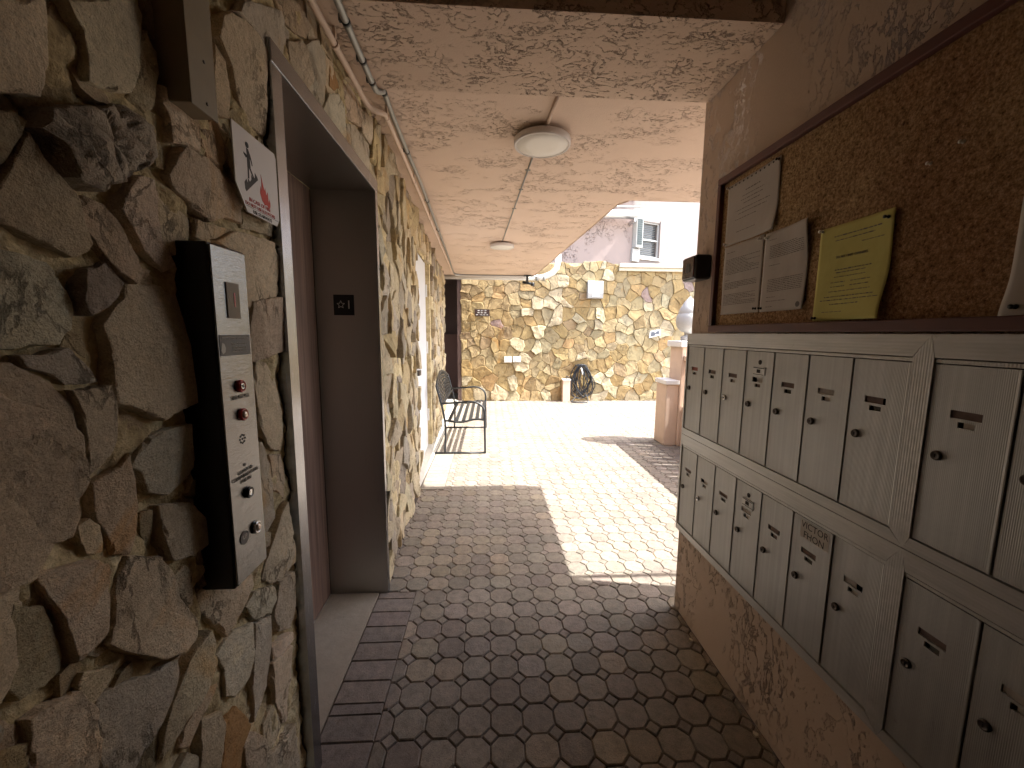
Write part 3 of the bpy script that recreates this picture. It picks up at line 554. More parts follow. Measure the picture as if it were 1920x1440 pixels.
for cell in voronoi(sd_, 4.885, 7.2, .0, 2.5, .6):
    if len(cell) < 3: continue
    c = cen(cell); stones.append((area(cell) * 1e5 / c[0] ** 2, 's', PL2, cell, rng.uniform(-.02, .03), (rng.uniform(-.25, .25), rng.uniform(-.08, .08)), .008, jc(rng, rng.choice(GOLD), .14)))
sd_ = scatter(rng, 3.66, 4.88, 2.19, 2.5, lambda a, b: .10, 1500)
for cell in voronoi(sd_, 3.66, 4.88, 2.19, 2.5, .6):
    if len(cell) < 3: continue
    stones.append((500, 's', PL2, cell, rng.uniform(-.01, .02), (0, 0), .006, jc(rng, rng.choice(GOLD), .14)))
stones.sort(key=lambda s_: -s_[0])
rest = MB(); chinks = MB()
for i, (sz, k, P, poly, h, tilt, ro, col) in enumerate(stones):
    mb = MB() if (i < 299 and k != 'c') else (chinks if k == 'c' else rest)
    sdv = i * 1.37
    WARP[:] = [0, 5] if (k == 'h' or P is PL) else [.05, 5]
    if k in ('h', 'h2'): hero_stone(poly, P, h, sdv, tilt, ro, col, mb, step=.0065 if k == 'h' else .011)
    elif k == 'h3': hero_stone(poly, P, h, sdv, tilt, ro, col, mb, step=.022)
    elif k == 'c': small_stone(poly, P, h, sdv, tilt, ro, col, mb, step=.008, jit=.003, gap=.002)
    else: small_stone(poly, P, h, sdv, tilt, ro, col, mb, step=.03)
    if mb is not rest and mb is not chinks: mb.build('stone', STONE, lw)
if rest.v: tag(rest.build('stone_infill', STONE, lw), kind='stuff')
if chinks.v: tag(chinks.build('chinking_stones', STONE, lw), kind='stuff')

# far wall of flat field stones
WARP[:] = [.085, 4.5]
fw = empty('stone_wall', 'golden flagstone wall at the far end of the courtyard', 'wall', (2, 8.25, 0))
def PF(a, b, c): return (a, 8.2 - c, b)
mb = MB(); mb.box(-.56, 5.4, 8.235, 8.6, 0, 2.72).box(1.1, 2.62, 8.235, 8.6, 2.72, 2.80); mb.build('wall_core', MORTAR, fw)
mt = MB(); mortar_sheet(mt, PF, -.565, 5.4, 0, 2.72, .02, -.012, .006, 4); mortar_sheet(mt, PF, 1.1, 2.62, 2.72, 2.80, .02, -.012, .006, 4); mt.build('mortar', MORTAR, fw)
FP = {'g': [(.36, .26, .125), (.385, .285, .148), (.345, .24, .11), (.375, .29, .16)], 'w': [(.43, .36, .235), (.45, .375, .245)], 'y': [(.34, .275, .165), (.355, .28, .16)],
      'b': [(.28, .20, .105), (.32, .23, .13)], 'o': [(.42, .28, .135)], 'p': [(.36, .26, .23)]}
fs_ = []
for tk in FAR_SEEDS.split():
    a, b = tk[:-1].split(','); fs_.append((float(a), float(b), tk[-1]))
rf = random.Random(5)
extra = scatter(rf, 3.3, 5.4, .05, 2.7, lambda a, b: .17, 3000)
for a, b in extra:
    if all((a - u) ** 2 + (b - v) ** 2 > .03 for u, v, k in fs_): fs_.append((a, b, rf.choice('ggggyyow')))
for a in (.9, 1.1, 1.3, 1.55, 1.7, 1.95, 2.2, 2.45): fs_.append((a + rf.uniform(-.04, .04), 2.73 + rf.uniform(-.03, .03), rf.choice('gbyg')))
cells = voronoi([(a, b) for a, b, k in fs_], -.56, 5.4, 0, 2.80, .9)
fst = []
for (a, b, k), cell in zip(fs_, cells):
    if len(cell) < 3: continue
    if not 1.1 < cen(cell)[0] < 2.62 or a < 1.1: cell = clip(cell, 0, 1, 2.715)
    if len(cell) < 3: continue
    fst.append((area(cell) * (1 if a < 3.7 else .3), a, b, k, cell))
fst.sort(key=lambda s_: -s_[0]); rest = MB()
for i, (A, a, b, k, cell) in enumerate(fst):
    prot = k == 'w' and 0 < a < 2.6
    h = .012 + rf.uniform(-.006, .008) + (.02 if prot else 0) + (.015 if b > 2.2 and 1.0 < a < 2.6 else 0)
    mb = MB() if i < 298 else rest
    small_stone(cell, PF, h, i * 1.9, (rf.uniform(-.09, .09), rf.uniform(-.09, .05) - (.1 if prot else 0)), .012 if prot else .007, jc(rf, rf.choice(FP[k]), .1), mb, step=.05, gap=.003, jit=.012)
    if mb is not rest: mb.build('stone', STONE, fw)
if rest.v: tag(rest.build('stone_infill', STONE, fw), kind='stuff')
cp = MB(); cp.bbox(2.62, 5.4, 8.10, 8.6, 2.725, 2.80, .008); cp.bbox(2.62, 5.4, 8.14, 8.6, 2.66, 2.724, .006)
cp.build('coping', CREAM, fw)['label'] = 'pale cream moulded coping on the right of the wall top'

# ------------------------------------------------------------ ground and paving
g = MB(); g.box(-60, 60, -60, 60, -.2, -.03); tag(g.build('ground', GROUND), 'wide pale ground beyond the buildings', kind='structure')
pv = MB(); pv.box(-.95, 5.4, -2.6, 8.3, -.028, -.0075)
pav = tag(pv.build('pavement', SAND), 'paved courtyard floor of octagon pavers', kind='structure')
G = .1162; OX, OY = -.2855, 1.288; c8 = G * .5 * math.tan(R(22.5)) * 1.10
hp = G / 2 - .0012
def octagon(x, y):
    a = hp; k = G / 2 * .44
    return [(x + a, y - k), (x + a, y + k), (x + k, y + a), (x - k, y + a), (x - a, y + k), (x - a, y - k), (x - k, y - a), (x + k, y - a)]
def square(x, y):
    r_ = G / 2 * .56 - .0045; return [(x + r_, y), (x, y + r_), (x - r_, y), (x, y - r_)]
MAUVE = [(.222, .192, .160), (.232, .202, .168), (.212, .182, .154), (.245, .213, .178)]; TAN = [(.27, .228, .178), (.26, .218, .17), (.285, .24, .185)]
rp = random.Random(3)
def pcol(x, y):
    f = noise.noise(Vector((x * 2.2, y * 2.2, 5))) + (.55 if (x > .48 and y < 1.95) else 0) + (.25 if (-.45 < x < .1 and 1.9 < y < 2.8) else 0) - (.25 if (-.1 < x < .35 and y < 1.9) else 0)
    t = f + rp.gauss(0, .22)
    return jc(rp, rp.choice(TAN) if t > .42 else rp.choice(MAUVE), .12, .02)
def zone(x, y):
    """('in'|'cut'|'out', list of clip half-planes) for a paver of radius G/2"""
    cl = []; r_ = G * .56
    xl = -.60 if y > 2.03 and y < 3.46 else (-.392 if y < 2.04 else -.402)
    if y < 1.13: xl = -.56
    if y >= 3.46: xl = -.402
    if x < xl - r_: return None
    if x < xl + r_: cl.append((-1, 0, -xl))
    if y < 1.86:
        if x > .958 + r_: return None
        if x > .958 - r_: cl.append((1, 0, .958))
    if 2.03 < y < 2.03 + r_ and x < -.392: cl.append((0, -1, -2.035))
    if y < 2.03 and y > 2.03 - r_ and x < -.392 - r_: return None
    if y > 8.19: return None
    if x > 5.3 or x < -.66: return None
    if 1.13 - r_ < y < 1.13 and x < -.39: cl.append((0, 1, 1.125))
    return cl
def flatP(a, b, c): return (a, b, c)
tmp = MB(); tmp.prism(octagon(0, 0), flatP, .0, .0035)      # prototype meshes, origin at the middle of the paver
def proto(poly, name):
    m_ = MB(); m_.prism(poly, lambda a, b, c: (a, b, c - .03), .03, .0042); o = m_.build(name, PAVER, recalc=True); me = o.data; bpy.data.objects.remove(o); return me
OME = proto(octagon(0, 0), 'paver'); SME = proto(square(0, 0), 'paver_infill')
items = []
for j in range(-33, 62):
    for i in range(-4, 50):
        for k in (0, 1):
            x = OX + G * (i + .5 * k); y = OY + G * (j + .5 * k)
            cl = zone(x, y)
            if cl is None: continue
            q = px((x, y, 0)); v_ = q and -.03 < q[0] < 1.03 and -.05 < q[1] < 1.03
            occl = y < 1.9 and x > .95
            items.append((q[2] if (v_ and not occl) else 99 + y, k, x, y, cl))
items.sort(key=lambda s_: s_[0]); cnt = [0, 0]; rest = [MB(), MB()]
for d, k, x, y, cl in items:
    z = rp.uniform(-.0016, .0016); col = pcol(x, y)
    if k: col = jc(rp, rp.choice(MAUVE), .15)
    if cnt[k] < 299 and not cl:
        o = bpy.data.objects.new(['paver', 'infill_paver'][k], [OME, SME][k]); COL.objects.link(o); o.parent = pav
        o.location = (x + rp.uniform(-.0006, .0006), y + rp.uniform(-.0006, .0006), z); o.rotation_euler = (rp.gauss(0, .006), rp.gauss(0, .006), rp.gauss(0, .008)); o.color = (*col, 1); cnt[k] += 1
    else:
        poly = [octagon, square][k](x, y)
        for c_ in cl: poly = clip(poly, *c_)
        if len(poly) >= 3 and area(poly) > 1e-4:
            t1, t2 = rp.gauss(0, .006), rp.gauss(0, .006)
            rest[k].prism(ccw(poly), lambda a, b, c: (a, b, c - .03 + z + (a - x) * t1 + (b - y) * t2), .03, .0042, col)
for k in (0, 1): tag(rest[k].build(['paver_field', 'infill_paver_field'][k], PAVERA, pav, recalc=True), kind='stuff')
# border bricks laid across, beside the lift sill and along the wall further on
y = 1.13; bi = 0
while y < 2.02:
    L = .1005 if bi != 2 else .045
    y1 = min(y + L, 2.03); m_ = MB(); m_.prism([(-.553, y + .002), (-.394, y + .002), (-.394, y1 - .002), (-.553, y1 - .002)] if False else [(-.585, y + .0025), (-.3955, y + .0025), (-.3955, y1 - .0025), (-.585, y1 - .0025)], lambda a, b, c: (a, b, c - .03 + .001), .03, .004)
    m_.build('border_brick', PAVER, pav, tint=jc(rp, (.205, .172, .15), .10), recalc=True); y = y1; bi += 1
y = 3.47
while y < 8.15:
    y1 = y + .1005; m_ = MB(); m_.prism([(-.615, y + .0015), (-.4055, y + .0015), (-.4055, y1 - .0015), (-.615, y1 - .0015)], lambda a, b, c: (a, b, c - .03), .03, .003)
    m_.build('border_brick', PAVER, pav, tint=jc(rp, (.27, .235, .195), .12), recalc=True); y = y1
# pale kerb along the wall foot
kb = MB(); n_ = 60; vs_ = []
for i in range(n_ + 1):
    y = 3.47 + i * (8.15 - 3.47) / n_; e = noise.noise(Vector((0, y * 6, 0))) * .010
    vs_ += [(-1.0, y, .045 + e * .4), (-.70 + e, y, .040 + e * .4), (-.622, y, .004)]
kb.add(vs_, [(3 * i + k, 3 * i + k + 1, 3 * i + k + 4, 3 * i + k + 3) for i in range(n_) for k in (0, 1)], (1, 1, 1), True)
tag(kb.build('kerb', KERB, recalc=True), 'rough pale cement kerb along the foot of the left wall', kind='structure')

# ------------------------------------------------------------ ceiling, soffit, walls
ce = tag(MB().box(-1.9, 4.2, -2.6, 1.385, 2.80, 3.1).build('ceiling', STUCCO), 'peach stucco ceiling over the entrance', kind='structure')
def slabpoly(name, poly, z0, z1, m, parent):
    b_ = MB(); n = len(poly); b_.add([(x, y, z0) for x, y in poly] + [(x, y, z1) for x, y in poly], [tuple(reversed(range(n))), tuple(range(n, 2 * n))] + [(i, (i + 1) % n, n + (i + 1) % n, n + i) for i in range(n)])
    return b_.build(name, m, parent, recalc=True)
slabpoly('beam', [(-.66, 1.385), (.957, 1.385), (.957, 1.838), (-.66, 1.838)], 2.400, 2.8, SOFFIT, ce)
slabpoly('ceiling_slab', [(-1.2, 1.838), (4.2, 1.838), (4.2, 1.84), (2.13, 1.842), (2.13, 3.235), (1.09, 3.235), (1.035, 3.33), (.845, 6.97), (.80, 7.42), (-1.2, 7.42)], 2.432, 2.72, CEIL, ce)
slabpoly('drip_edge', [(1.095, 3.245), (1.04, 3.34), (.85, 6.98), (.805, 7.44), (-1.1, 7.44), (-1.1, 7.422), (.802, 7.422), (.847, 6.97), (1.037, 3.332), (1.092, 3.237)], 2.427, 2.60, PILLAR, ce)
rw = empty('stucco_wall', 'peach stucco wall on the right carrying the mailboxes and noticeboard', 'wall', (.96, 0, 0))
b_ = MB()
# wall face as a fine sheet with trowelled relief, butted to the core
na, nb = 200, 130; vs_ = []
for j in range(nb + 1):
    for i in range(na + 1):
        y = -2.6 + (1.862 + 2.6) * i / na; z = 2.80 * j / nb
        e = 0 if (j == 0 or i == na) else noise.noise(Vector((y * 5, z * 3, 0))) * .0025 + noise.noise(Vector((y * 22, z * 12, 0))) * .0012
        vs_.append((.960 + e, y, z))
b_.add(vs_, [(j * (na + 1) + i, (j + 1) * (na + 1) + i, (j + 1) * (na + 1) + i + 1, j * (na + 1) + i + 1) for j in range(nb) for i in range(na)], (1, 1, 1), True)
b_.build('wall_face', STUCCO, rw)
b_ = MB(); b_.add([(.965, -2.6, 0), (2.0, -2.6, 0), (2.0, 1.862, 0), (.960, 1.862, 0), (.965, -2.6, 2.8), (2.0, -2.6, 2.8), (2.0, 1.862, 2.8), (.960, 1.862, 2.8)],
                  [(0, 1, 5, 4), (1, 2, 6, 5), (2, 3, 7, 6)]); b_.build('wall_core', STUCCO, rw, recalc=False)
bk = MB(); bk.box(-1.9, 2.0, -2.8, -2.602, 0, 3.1); tag(bk.build('stucco_wall', STUCCO), 'unseen peach stucco wall added behind the viewer to keep light out of the passage', 'wall')  # unseen end wall, added to keep the near passage dim
# dark alcove at the far end on the left
al = empty('alcove', 'dark brown recess between the left wall and the golden wall', 'alcove', (-.9, 8.6, 0))
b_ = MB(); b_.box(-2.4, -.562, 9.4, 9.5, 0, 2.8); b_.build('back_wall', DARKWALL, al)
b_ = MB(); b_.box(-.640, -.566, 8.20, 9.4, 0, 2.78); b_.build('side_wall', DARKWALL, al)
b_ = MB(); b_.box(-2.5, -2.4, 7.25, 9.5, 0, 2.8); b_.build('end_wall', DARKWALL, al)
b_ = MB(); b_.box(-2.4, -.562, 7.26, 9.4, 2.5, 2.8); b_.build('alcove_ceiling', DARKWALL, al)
b_ = MB(); b_.box(-1.5, -.645, 9.30, 9.398, 0, 1.35); b_.box(-1.5, -.645, 9.28, 9.298, 1.33, 1.36); b_.build('low_door', plain('red_brown_paint', (.16, .085, .07), .6), al)
# pink buildings beyond the far wall
pb = empty('apartment_building', 'mauve pink stucco building face half in shade beyond the golden wall', 'building', (1, 10, 0))
b_ = MB(); b_.box(-3, 3.50, 10.0, 14, 0, 9); b_.build('wall', PINK, pb)
b2 = empty('apartment_building', 'pale sunlit pink building wing with a blinded window', 'building', (5, 10.5, 0))
ang = math.atan2(1.0, 2.4); u2 = Vector((math.cos(ang), math.sin(ang), 0)); n2 = Vector((math.sin(ang), -math.cos(ang), 0)); O2 = Vector((3.50, 10.0, 0))
def PB(a, b, c): return O2 + u2 * a + Vector((0, 0, b)) + n2 * c
def wquad(mb, a0, a1, b0, b1, c0, c1):
    v = [PB(a, b, c) for c in (c0, c1) for b in (b0, b1) for a in (a0, a1)]
    mb.add(v, [(0, 2, 3, 1), (4, 5, 7, 6), (0, 1, 5, 4), (2, 6, 7, 3), (0, 4, 6, 2), (1, 3, 7, 5)])
WA0, WA1, WZ0, WZ1 = .255, .90, 3.31, 4.18
b_ = MB()
for r_ in ((-.0, WA0, 0, 9), (WA1, 6, 0, 9), (WA0, WA1, 0, WZ0), (WA0, WA1, WZ1, 9)): wquad(b_, *r_, -.3, 0)
b_.build('wall', PINKLIGHT, b2)
wi = MB(); f_ = .035
for r_ in ((WA0, WA0 + f_, WZ0, WZ1), (WA1 - f_, WA1, WZ0, WZ1), (WA0 + f_, WA1 - f_, WZ0, WZ0 + f_ * 1.3), (WA0 + f_, WA1 - f_, WZ1 - f_, WZ1), (WA0 + f_, WA1 - f_, (WZ0 + WZ1) / 2 - .015, (WZ0 + WZ1) / 2 + .02)): wquad(wi, *r_, -.07, -.035)
wn = wi.build('window', WHITED, b2)
b_ = MB(); wquad(b_, WA0 + f_, WA1 - f_, WZ0 + f_ * 1.3, WZ1 - f_, -.12, -.115); b_.build('pane', GLASS, wn)
sl = None; z = WZ0 + f_ * 1.3 + .015; lv_me = None
while z < WZ1 - f_ - .01:
    if abs(z - (WZ0 + WZ1) / 2) > .03:
        b_ = MB(); v = [PB(a, z + dz_, c) for a in (WA0 + f_ + .005, WA1 - f_ - .005) for dz_, c in ((-.009, -.112), (.009, -.090), (.0105, -.091), (-.0075, -.113))]
        b_.add(v, [(0, 1, 2, 3), (4, 7, 6, 5), (0, 4, 5, 1), (1, 5, 6, 2), (2, 6, 7, 3), (3, 7, 4, 0)]); b_.build('blind_slat', plain('blind_grey', (.20, .20, .20), .6) if sl is None else sl, wn); sl = sl or bpy.data.materials['blind_grey']
    z += .042
b_ = MB(); wquad(b_, WA0 - .04, WA1 + .05, WZ0 - .06, WZ0 - .002, .0, .05); b_.build('sill', WHITE, b2)
b_ = MB(); wquad(b_, WA1 + .002, WA1 + .04, WZ0, WZ1 + .05, .0, .02); b_.build('trim', PINKLIGHT, b2)
WHITED2 = WHITED
ac = empty('window_air_conditioner', 'small white window air conditioner with a dark grille beside the blinds', 'air conditioner', (3.6, 9.9, 3.6))
b_ = MB(); wquad(b_, .01, .215, 3.50, 4.22, .002, .14); b_.build('casing', WHITED, ac)
b_ = MB(); wquad(b_, .035, .185, 3.56, 4.16, .141, .146); b_.build('grille_panel', plain('grille_grey', (.035, .05, .05), .5), ac)
b_ = MB()
for i in range(5): wquad(b_, .035 + i * .0365, .039 + i * .0365, 3.56, 4.16, .1465, .152)
for i in range(13): wquad(b_, .035, .185, 3.56 + i * .05, 3.565 + i * .05, .1465, .151)
b_.build('grille_bars', plain('bar_grey', (.16, .18, .18), .5), ac)
b_ = MB(); wquad(b_, -.02, .20, 3.18, 3.48, .002, .06); b_.build('bracket', WHITED, ac)
gp = MB(); gp.tube([(1.6, 9.72, 4.20), (3.50, 9.72, 4.20)], .10, 14); gp.box(3.40, 3.44, 9.6, 9.99, 4.02, 4.09); tag(gp.build('drain_pipe', steel('galvanised', (.62, .62, .62), .4, (5, 5, 5))), 'shiny silver horizontal pipe across the pink building', 'pipe')
gp = MB(); gp.tube([(1.9, 9.7, 4.37), (3.6, 9.7, 4.37)], .018, 8); tag(gp.build('thin_pipe', GREYC), 'thin grey pipe above the silver pipe on the pink building', 'pipe')

slabpoly('shadow_slab', [(-2, 8.556), (4.02, 9.935), (3.62, 9.99), (3.49, 9.99), (-2, 9.99)], 4.75, 4.90, PINKLIGHT, pb)  # unseen slab, added to cast the slanting shade on the pink wall
# ------------------------------------------------------------ lift doorway
el = empty('lift_doorway', 'lift entrance with brushed steel frame and brown wood-grain door', 'lift', (-.6, 1.6, 0))
b_ = MB(); b_.box(-.70, -.540, 1.115, 1.165, 0, 2.058); b_.build('door_jamb', STEEL, el)
b_ = MB(); b_.box(-.84, -.701, 1.115, 1.165, 0, 2.058); b_.build('inner_jamb', DSTEEL, el)
b_ = MB(); b_.box(-.5425, -.540, 2.030, 2.064, 0, 2.058); b_.build('door_jamb', STEEL, el)
b_ = MB(); b_.box(-.84, -.543, 2.030, 2.064, 0, 2.058); b_.build('return_panel', DSTEEL, el)
b_ = MB(); b_.box(-.84, -.543, 1.115, 2.064, 2.059, 2.112); b_.build('head_panel', DSTEEL, el)
b_ = MB(); b_.bbox(-.5428, -.538, 1.115, 2.064, 2.0585, 2.112, .0012); b_.build('head_trim', STEEL, el)
b_ = MB(); b_.box(-.875, -.845, 1.12, 1.60, .004, 2.058); b_.build('door_panel', WOOD, el)
b_ = MB(); b_.box(-.868, -.843, 1.603, 2.028, .004, 2.058); b_.build('door_panel', WOOD, el)
b_ = MB(); b_.box(-.905, -.88, 1.115, 2.064, 0, 2.058); b_.build('dark_shaft', BLACK, el)
b_ = MB(); b_.box(-.875, -.590, 1.166, 2.029, -.02, .0035); b_.build('sill', CONC, el)
for yy in (1.165, 2.026): b_ = MB(); b_.box(-.8425, -.8405, yy, yy + .004, .004, 2.056); b_.build('door_seal', BLACK, el)
b_ = MB(); b_.box(-.845, -.838, 1.170, 2.025, .0037, .0060); b_.build('door_track', DSTEEL, el)
pl = MB(); pl.bbox(-.757, -.659, 2.0265, 2.0298, 1.474, 1.573, .001); plo = pl.build('floor_plate', BLACK, el)
Mx = frameM((-.684, 2.0262, 1.523), (1, 0, 0), (0, 0, 1)); text('floor_number', '1', .058, WHITE, Mx, plo)
st_ = MB(); q_ = []
for k in range(10): r_ = .019 if k % 2 == 0 else .0085; q_.append((r_ * math.sin(k * math.pi / 5), r_ * math.cos(k * math.pi / 5)))
for k in range(10):
    (a0, b0), (a1, b1) = q_[k], q_[(k + 1) % 10]; dx, dy = a1 - a0, b1 - b0; L = math.hypot(dx, dy); nx, ny = -dy / L * .0012, dx / L * .0012
    st_.add([(-.722 + a0 + nx, 2.0258, 1.525 + b0 + ny), (-.722 + a1 + nx, 2.0258, 1.525 + b1 + ny), (-.722 + a1 - nx, 2.0258, 1.525 + b1 - ny), (-.722 + a0 - nx, 2.0258, 1.525 + b0 - ny)], [(0, 1, 2, 3)])
st_.build('star', WHITE, plo)

# ------------------------------------------------------------ lift call panel
cp_ = empty('call_panel', 'tall steel lift call panel on a black housing with fire recall button', 'call panel', (-.52, .82, .885))
b_ = MB(); pr = []
hs = MB(); Y0, Y1, Z0, Z1 = .768, .880, .882, 1.553
xs = [(-.600, -.004), (-.555, .0), (-.53, .0), (-.510, .0), (-.5045, -.001)]
hs.bbox(-.600, -.5045, Y0, Y1, Z0, Z1, .003); hs.build('housing', BLACK, cp_)
b_ = MB(); b_.bbox(-.5042, -.5005, Y0 + .004, Y1 - .004, Z0 + .004, Z1 - .004, .0012); b_.build('face_plate', STEELV, cp_)
FX = -.5003
def fplate(y0, y1, z0, z1, m, name, t=.0012): b_ = MB(); b_.box(FX, FX + t, y0, y1, z0, z1); return b_.build(name, m, cp_)
fplate(.806, .844, 1.418, 1.486, LED, 'floor_display', .002)
text('display_digit', '1', .04, RED, frameM((FX + .0022, .828, 1.452), (0, 1, 0), (0, 0, 1)), cp_)
et = fplate(.776, .870, 1.346, 1.386, ETCH, 'instruction_label', .0008)
Mt = lambda y, z, x=FX + .0010: frameM((x, y, z), (0, 1, 0), (0, 0, 1))
text('label_text', "FIREFIGHTERS' OPERATION", .0066, ETCHL, Mt(.823, 1.3795), et)
text('label_text', "To recall elevators", .0062, ETCHL, Mt(.831, 1.3685), et)
text('label_text', "turn Fire Recall Key\nto the 'ON' position", .0056, ETCHL, Mt(.834, 1.358), et)
b_ = MB(); b_.prism([(.785 + math.cos(t) * r_, 1.360 + math.sin(t) * r_ * 1.2) for t, r_ in ((.2, .006), (1.2, .008), (1.9, .010), (2.6, .006), (3.6, .007), (4.4, .009), (5.4, .007))], lambda a, b, c: (FX + .0009 + c, a, b), .0004); b_.build('flame_mark', ETCHL, et)
def button(y, z, r_, ring, faced, name, lit=False):
    b_ = MB(); b_.lathe([(r_, 0), (r_, .005), (r_ * .86, .0075), (r_ * .72, .0065), (r_ * .66, .004)], (FX, y, z), 'X', 28); o = b_.build(name, ring, cp_)
    b_ = MB(); b_.lathe([(r_ * .64, .002), (r_ * .60, .008 if lit else .006), (r_ * .35, .0095 if lit else .0065), (.0004, .010 if lit else .0066)], (FX, y, z), 'X', 24); b_.build('button_cap', faced, o); return o
o = button(.824, 1.284, .0125, RED, RED, 'key_switch')
b_ = MB(); b_.lathe([(.0062, .0068), (.0062, .0078), (.0050, .0078), (.0048, .0070)], (FX, .824, 1.284), 'X', 20); b_.build('key_ring', LOCKB, o)
b_ = MB(); b_.box(FX + .0068, FX + .0080, .8228, .8252, 1.2815, 1.2865); b_.build('key_slot', CAV, o)
text('button_text', 'FIRE RECALL', .0105, INKV, Mt(.826, 1.262), cp_)
button(.825, 1.226, .0125, RED, BTN, 'lit_button', True)
for k in range(8):
    b_ = MB(); t = k * math.pi / 4; b_.lathe([(.0021, 0), (.0021, .0006)], (FX, .822 + .0080 * math.cos(t), 1.176 + .0085 * math.sin(t)), 'X', 10); b_.build('speaker_hole', CAV, cp_)
b_ = MB(); b_.lathe([(.0021, 0), (.0021, .0006)], (FX, .822, 1.176), 'X', 10); b_.build('speaker_hole', CAV, cp_)
b_ = MB(); b_.lathe([(.0034, 0), (.0034, .001)], (FX, .822, 1.122), 'X', 12); b_.build('indicator_lamp', GREYB, cp_)
text('button_text', 'ELEVATOR\nCOMMUNICATION\nFAILURE', .0100, INKV, Mt(.823, 1.100), cp_)
o = button(.824, 1.062, .0120, GREYB, GREYB, 'key_switch')
b_ = MB(); b_.lathe([(.0066, .0067), (.0066, .0077), (.0055, .0077), (.0053, .0069)], (FX, .824, 1.062), 'X', 20); b_.lathe([(.0030, .0067), (.0030, .0077)], (FX, .824, 1.062), 'X', 12); b_.build('key_ring', LOCKB, o)
b_ = MB(); b_.lathe([(.0135, 0), (.0135, .0015)], (FX, .802, .974), 'X', 28); o = b_.build('up_plate', ETCH, cp_)
text('up_text', 'UP', .0120, ETCHL, Mt(.802, .976, FX + .0017), o, bold=.0002)
button(.841, .977, .0135, LOCKB, BTN, 'call_button', True)

# fire sign
sg = empty('fire_sign', 'white sign with stick figure on stairs and red flame above the call panel', 'sign', (-.53, 1.0, 1.66))
SX = -.534
def PS(a, b, c): return (SX + c, a, b)
b_ = MB(); b_.prism([(.918, 1.706), (.953, 1.655), (1.078, 1.655), (1.090, 1.672), (1.090, 1.818), (1.084, 1.828), (.918, 1.828)], PS, .0025); b_.build('board', WSIGN, sg)
P2 = lambda a, b, c: (SX + .0026 + c, a, b)
fig = [(.953, .004), ]
b_ = MB(); b_.lathe([(.0062, 0), (.0062, .0004)], (SX + .0026, .968, 1.7985), 'X', 16)
b_.prism([(.9645, 1.7915), (.971, 1.7915), (.978, 1.781), (.983, 1.769), (.9845, 1.761), (.9820, 1.7605), (.979, 1.769), (.9755, 1.775), (.9765, 1.752), (.9645, 1.752), (.9655, 1.777), (.960, 1.775), (.953, 1.779), (.954, 1.775), (.961, 1.770), (.966, 1.772)], P2, .0004)
b_.prism([(.9650, 1.753), (.9700, 1.753), (.9685, 1.729), (.9640, 1.729)], P2, .0004); b_.prism([(.970, 1.753), (.9762, 1.753), (.9905, 1.734), (.9860, 1.732)], P2, .0004)
b_.prism([(.950, 1.716), (.957, 1.7245), (.963, 1.7165), (.9632, 1.7290), (.970, 1.7225), (.977, 1.7300), (.9772, 1.7400), (.985, 1.7330), (.9915, 1.7400), (.9917, 1.7495), (1.001, 1.7430), (1.003, 1.738), (.955, 1.698), (.951, 1.702)], P2, .0004)
b_.build('stair_figure', INK, sg)
b_ = MB(); b_.prism([(1.016, 1.755), (1.022, 1.738), (1.028, 1.722), (1.0315, 1.730), (1.035, 1.714), (1.0415, 1.724), (1.043, 1.705), (1.0455, 1.700), (1.047, 1.710), (1.051, 1.702), (1.050, 1.692), (1.044, 1.687), (1.036, 1.692), (1.026, 1.690), (1.016, 1.697), (1.009, 1.712), (1.012, 1.728), (1.015, 1.718), (1.017, 1.738)], P2, .0004)
b_.build('flame', INKR, sg)
Ms = lambda y, z: frameM((SX + .0027, y, z), (0, 1, 0), (0, 0, 1))
text('sign_text', 'IN CASE OF FIRE', .0120, INKR, Ms(1.006, 1.684), sg); text('sign_text', 'DO NOT USE ELEVATORS', .0108, INKR, Ms(1.008, 1.673), sg, sx=.98)
text('sign_text', 'USE STAIRWAYS', .0108, INK, Ms(1.014, 1.6605), sg)
b_ = MB(); b_.box(SX + .0026, SX + .003, .950, 1.088, 1.6672, 1.6679); b_.build('rule', INK, sg)

# metal box above the panel
bx = empty('junction_box', 'tan painted metal box fixed high on the stone wall', 'junction box', (-.52, .81, 1.78))
b_ = MB(); b_.bbox(-.575, -.513, .775, .838, 1.785, 2.05, .002); b_.build('box_body', TANM, bx)
b_ = MB(); b_.bbox(-.5128, -.510, .772, .841, 1.782, 2.053, .001); b_.build('cover_plate', TANM, bx)
for z in (1.80, 1.87): b_ = MB(); b_.lathe([(.003, 0), (.003, .0012), (.001, .0016)], (-.510, .812, z), 'X', 10); b_.build('screw', LOCKM, bx)

# white utility door
ud = empty('utility_door', 'white metal door recessed in the left stone wall before the bench', 'door', (-.75, 4.2, 0))
def wallx(y): return -.570 - .045 * (y - 2.1)
b_ = MB(); b_.add([(wallx(y) - d, y, z) for d in (.09, .045) for z in (.045, 2.17) for y in (3.68, 4.74)], [(4, 5, 7, 6), (0, 2, 3, 1), (0, 1, 5, 4), (2, 6, 7, 3), (0, 4, 6, 2), (1, 3, 7, 5)]); b_.build('door_leaf', plain('door_white', (.60, .60, .61), .5, var=.04), ud)
for z in (.35, 1.15, 1.80):
    b_ = MB(); b_.box(wallx(4.74) - .046, wallx(4.74) - .028, 4.74, 4.765, z, z + .14); b_.build('hinge', WHITE, ud)
b_ = MB(); b_.box(wallx(4.8) - .10, wallx(4.8) - .05, 4.742, 4.80, .045, 2.19); b_.build('door_frame', WHITE, ud)
b_ = MB(); b_.box(wallx(4.0) - .044, wallx(4.0) - .01, 3.85, 3.95, .98, 1.03); b_.build('handle', LOCKM, ud)
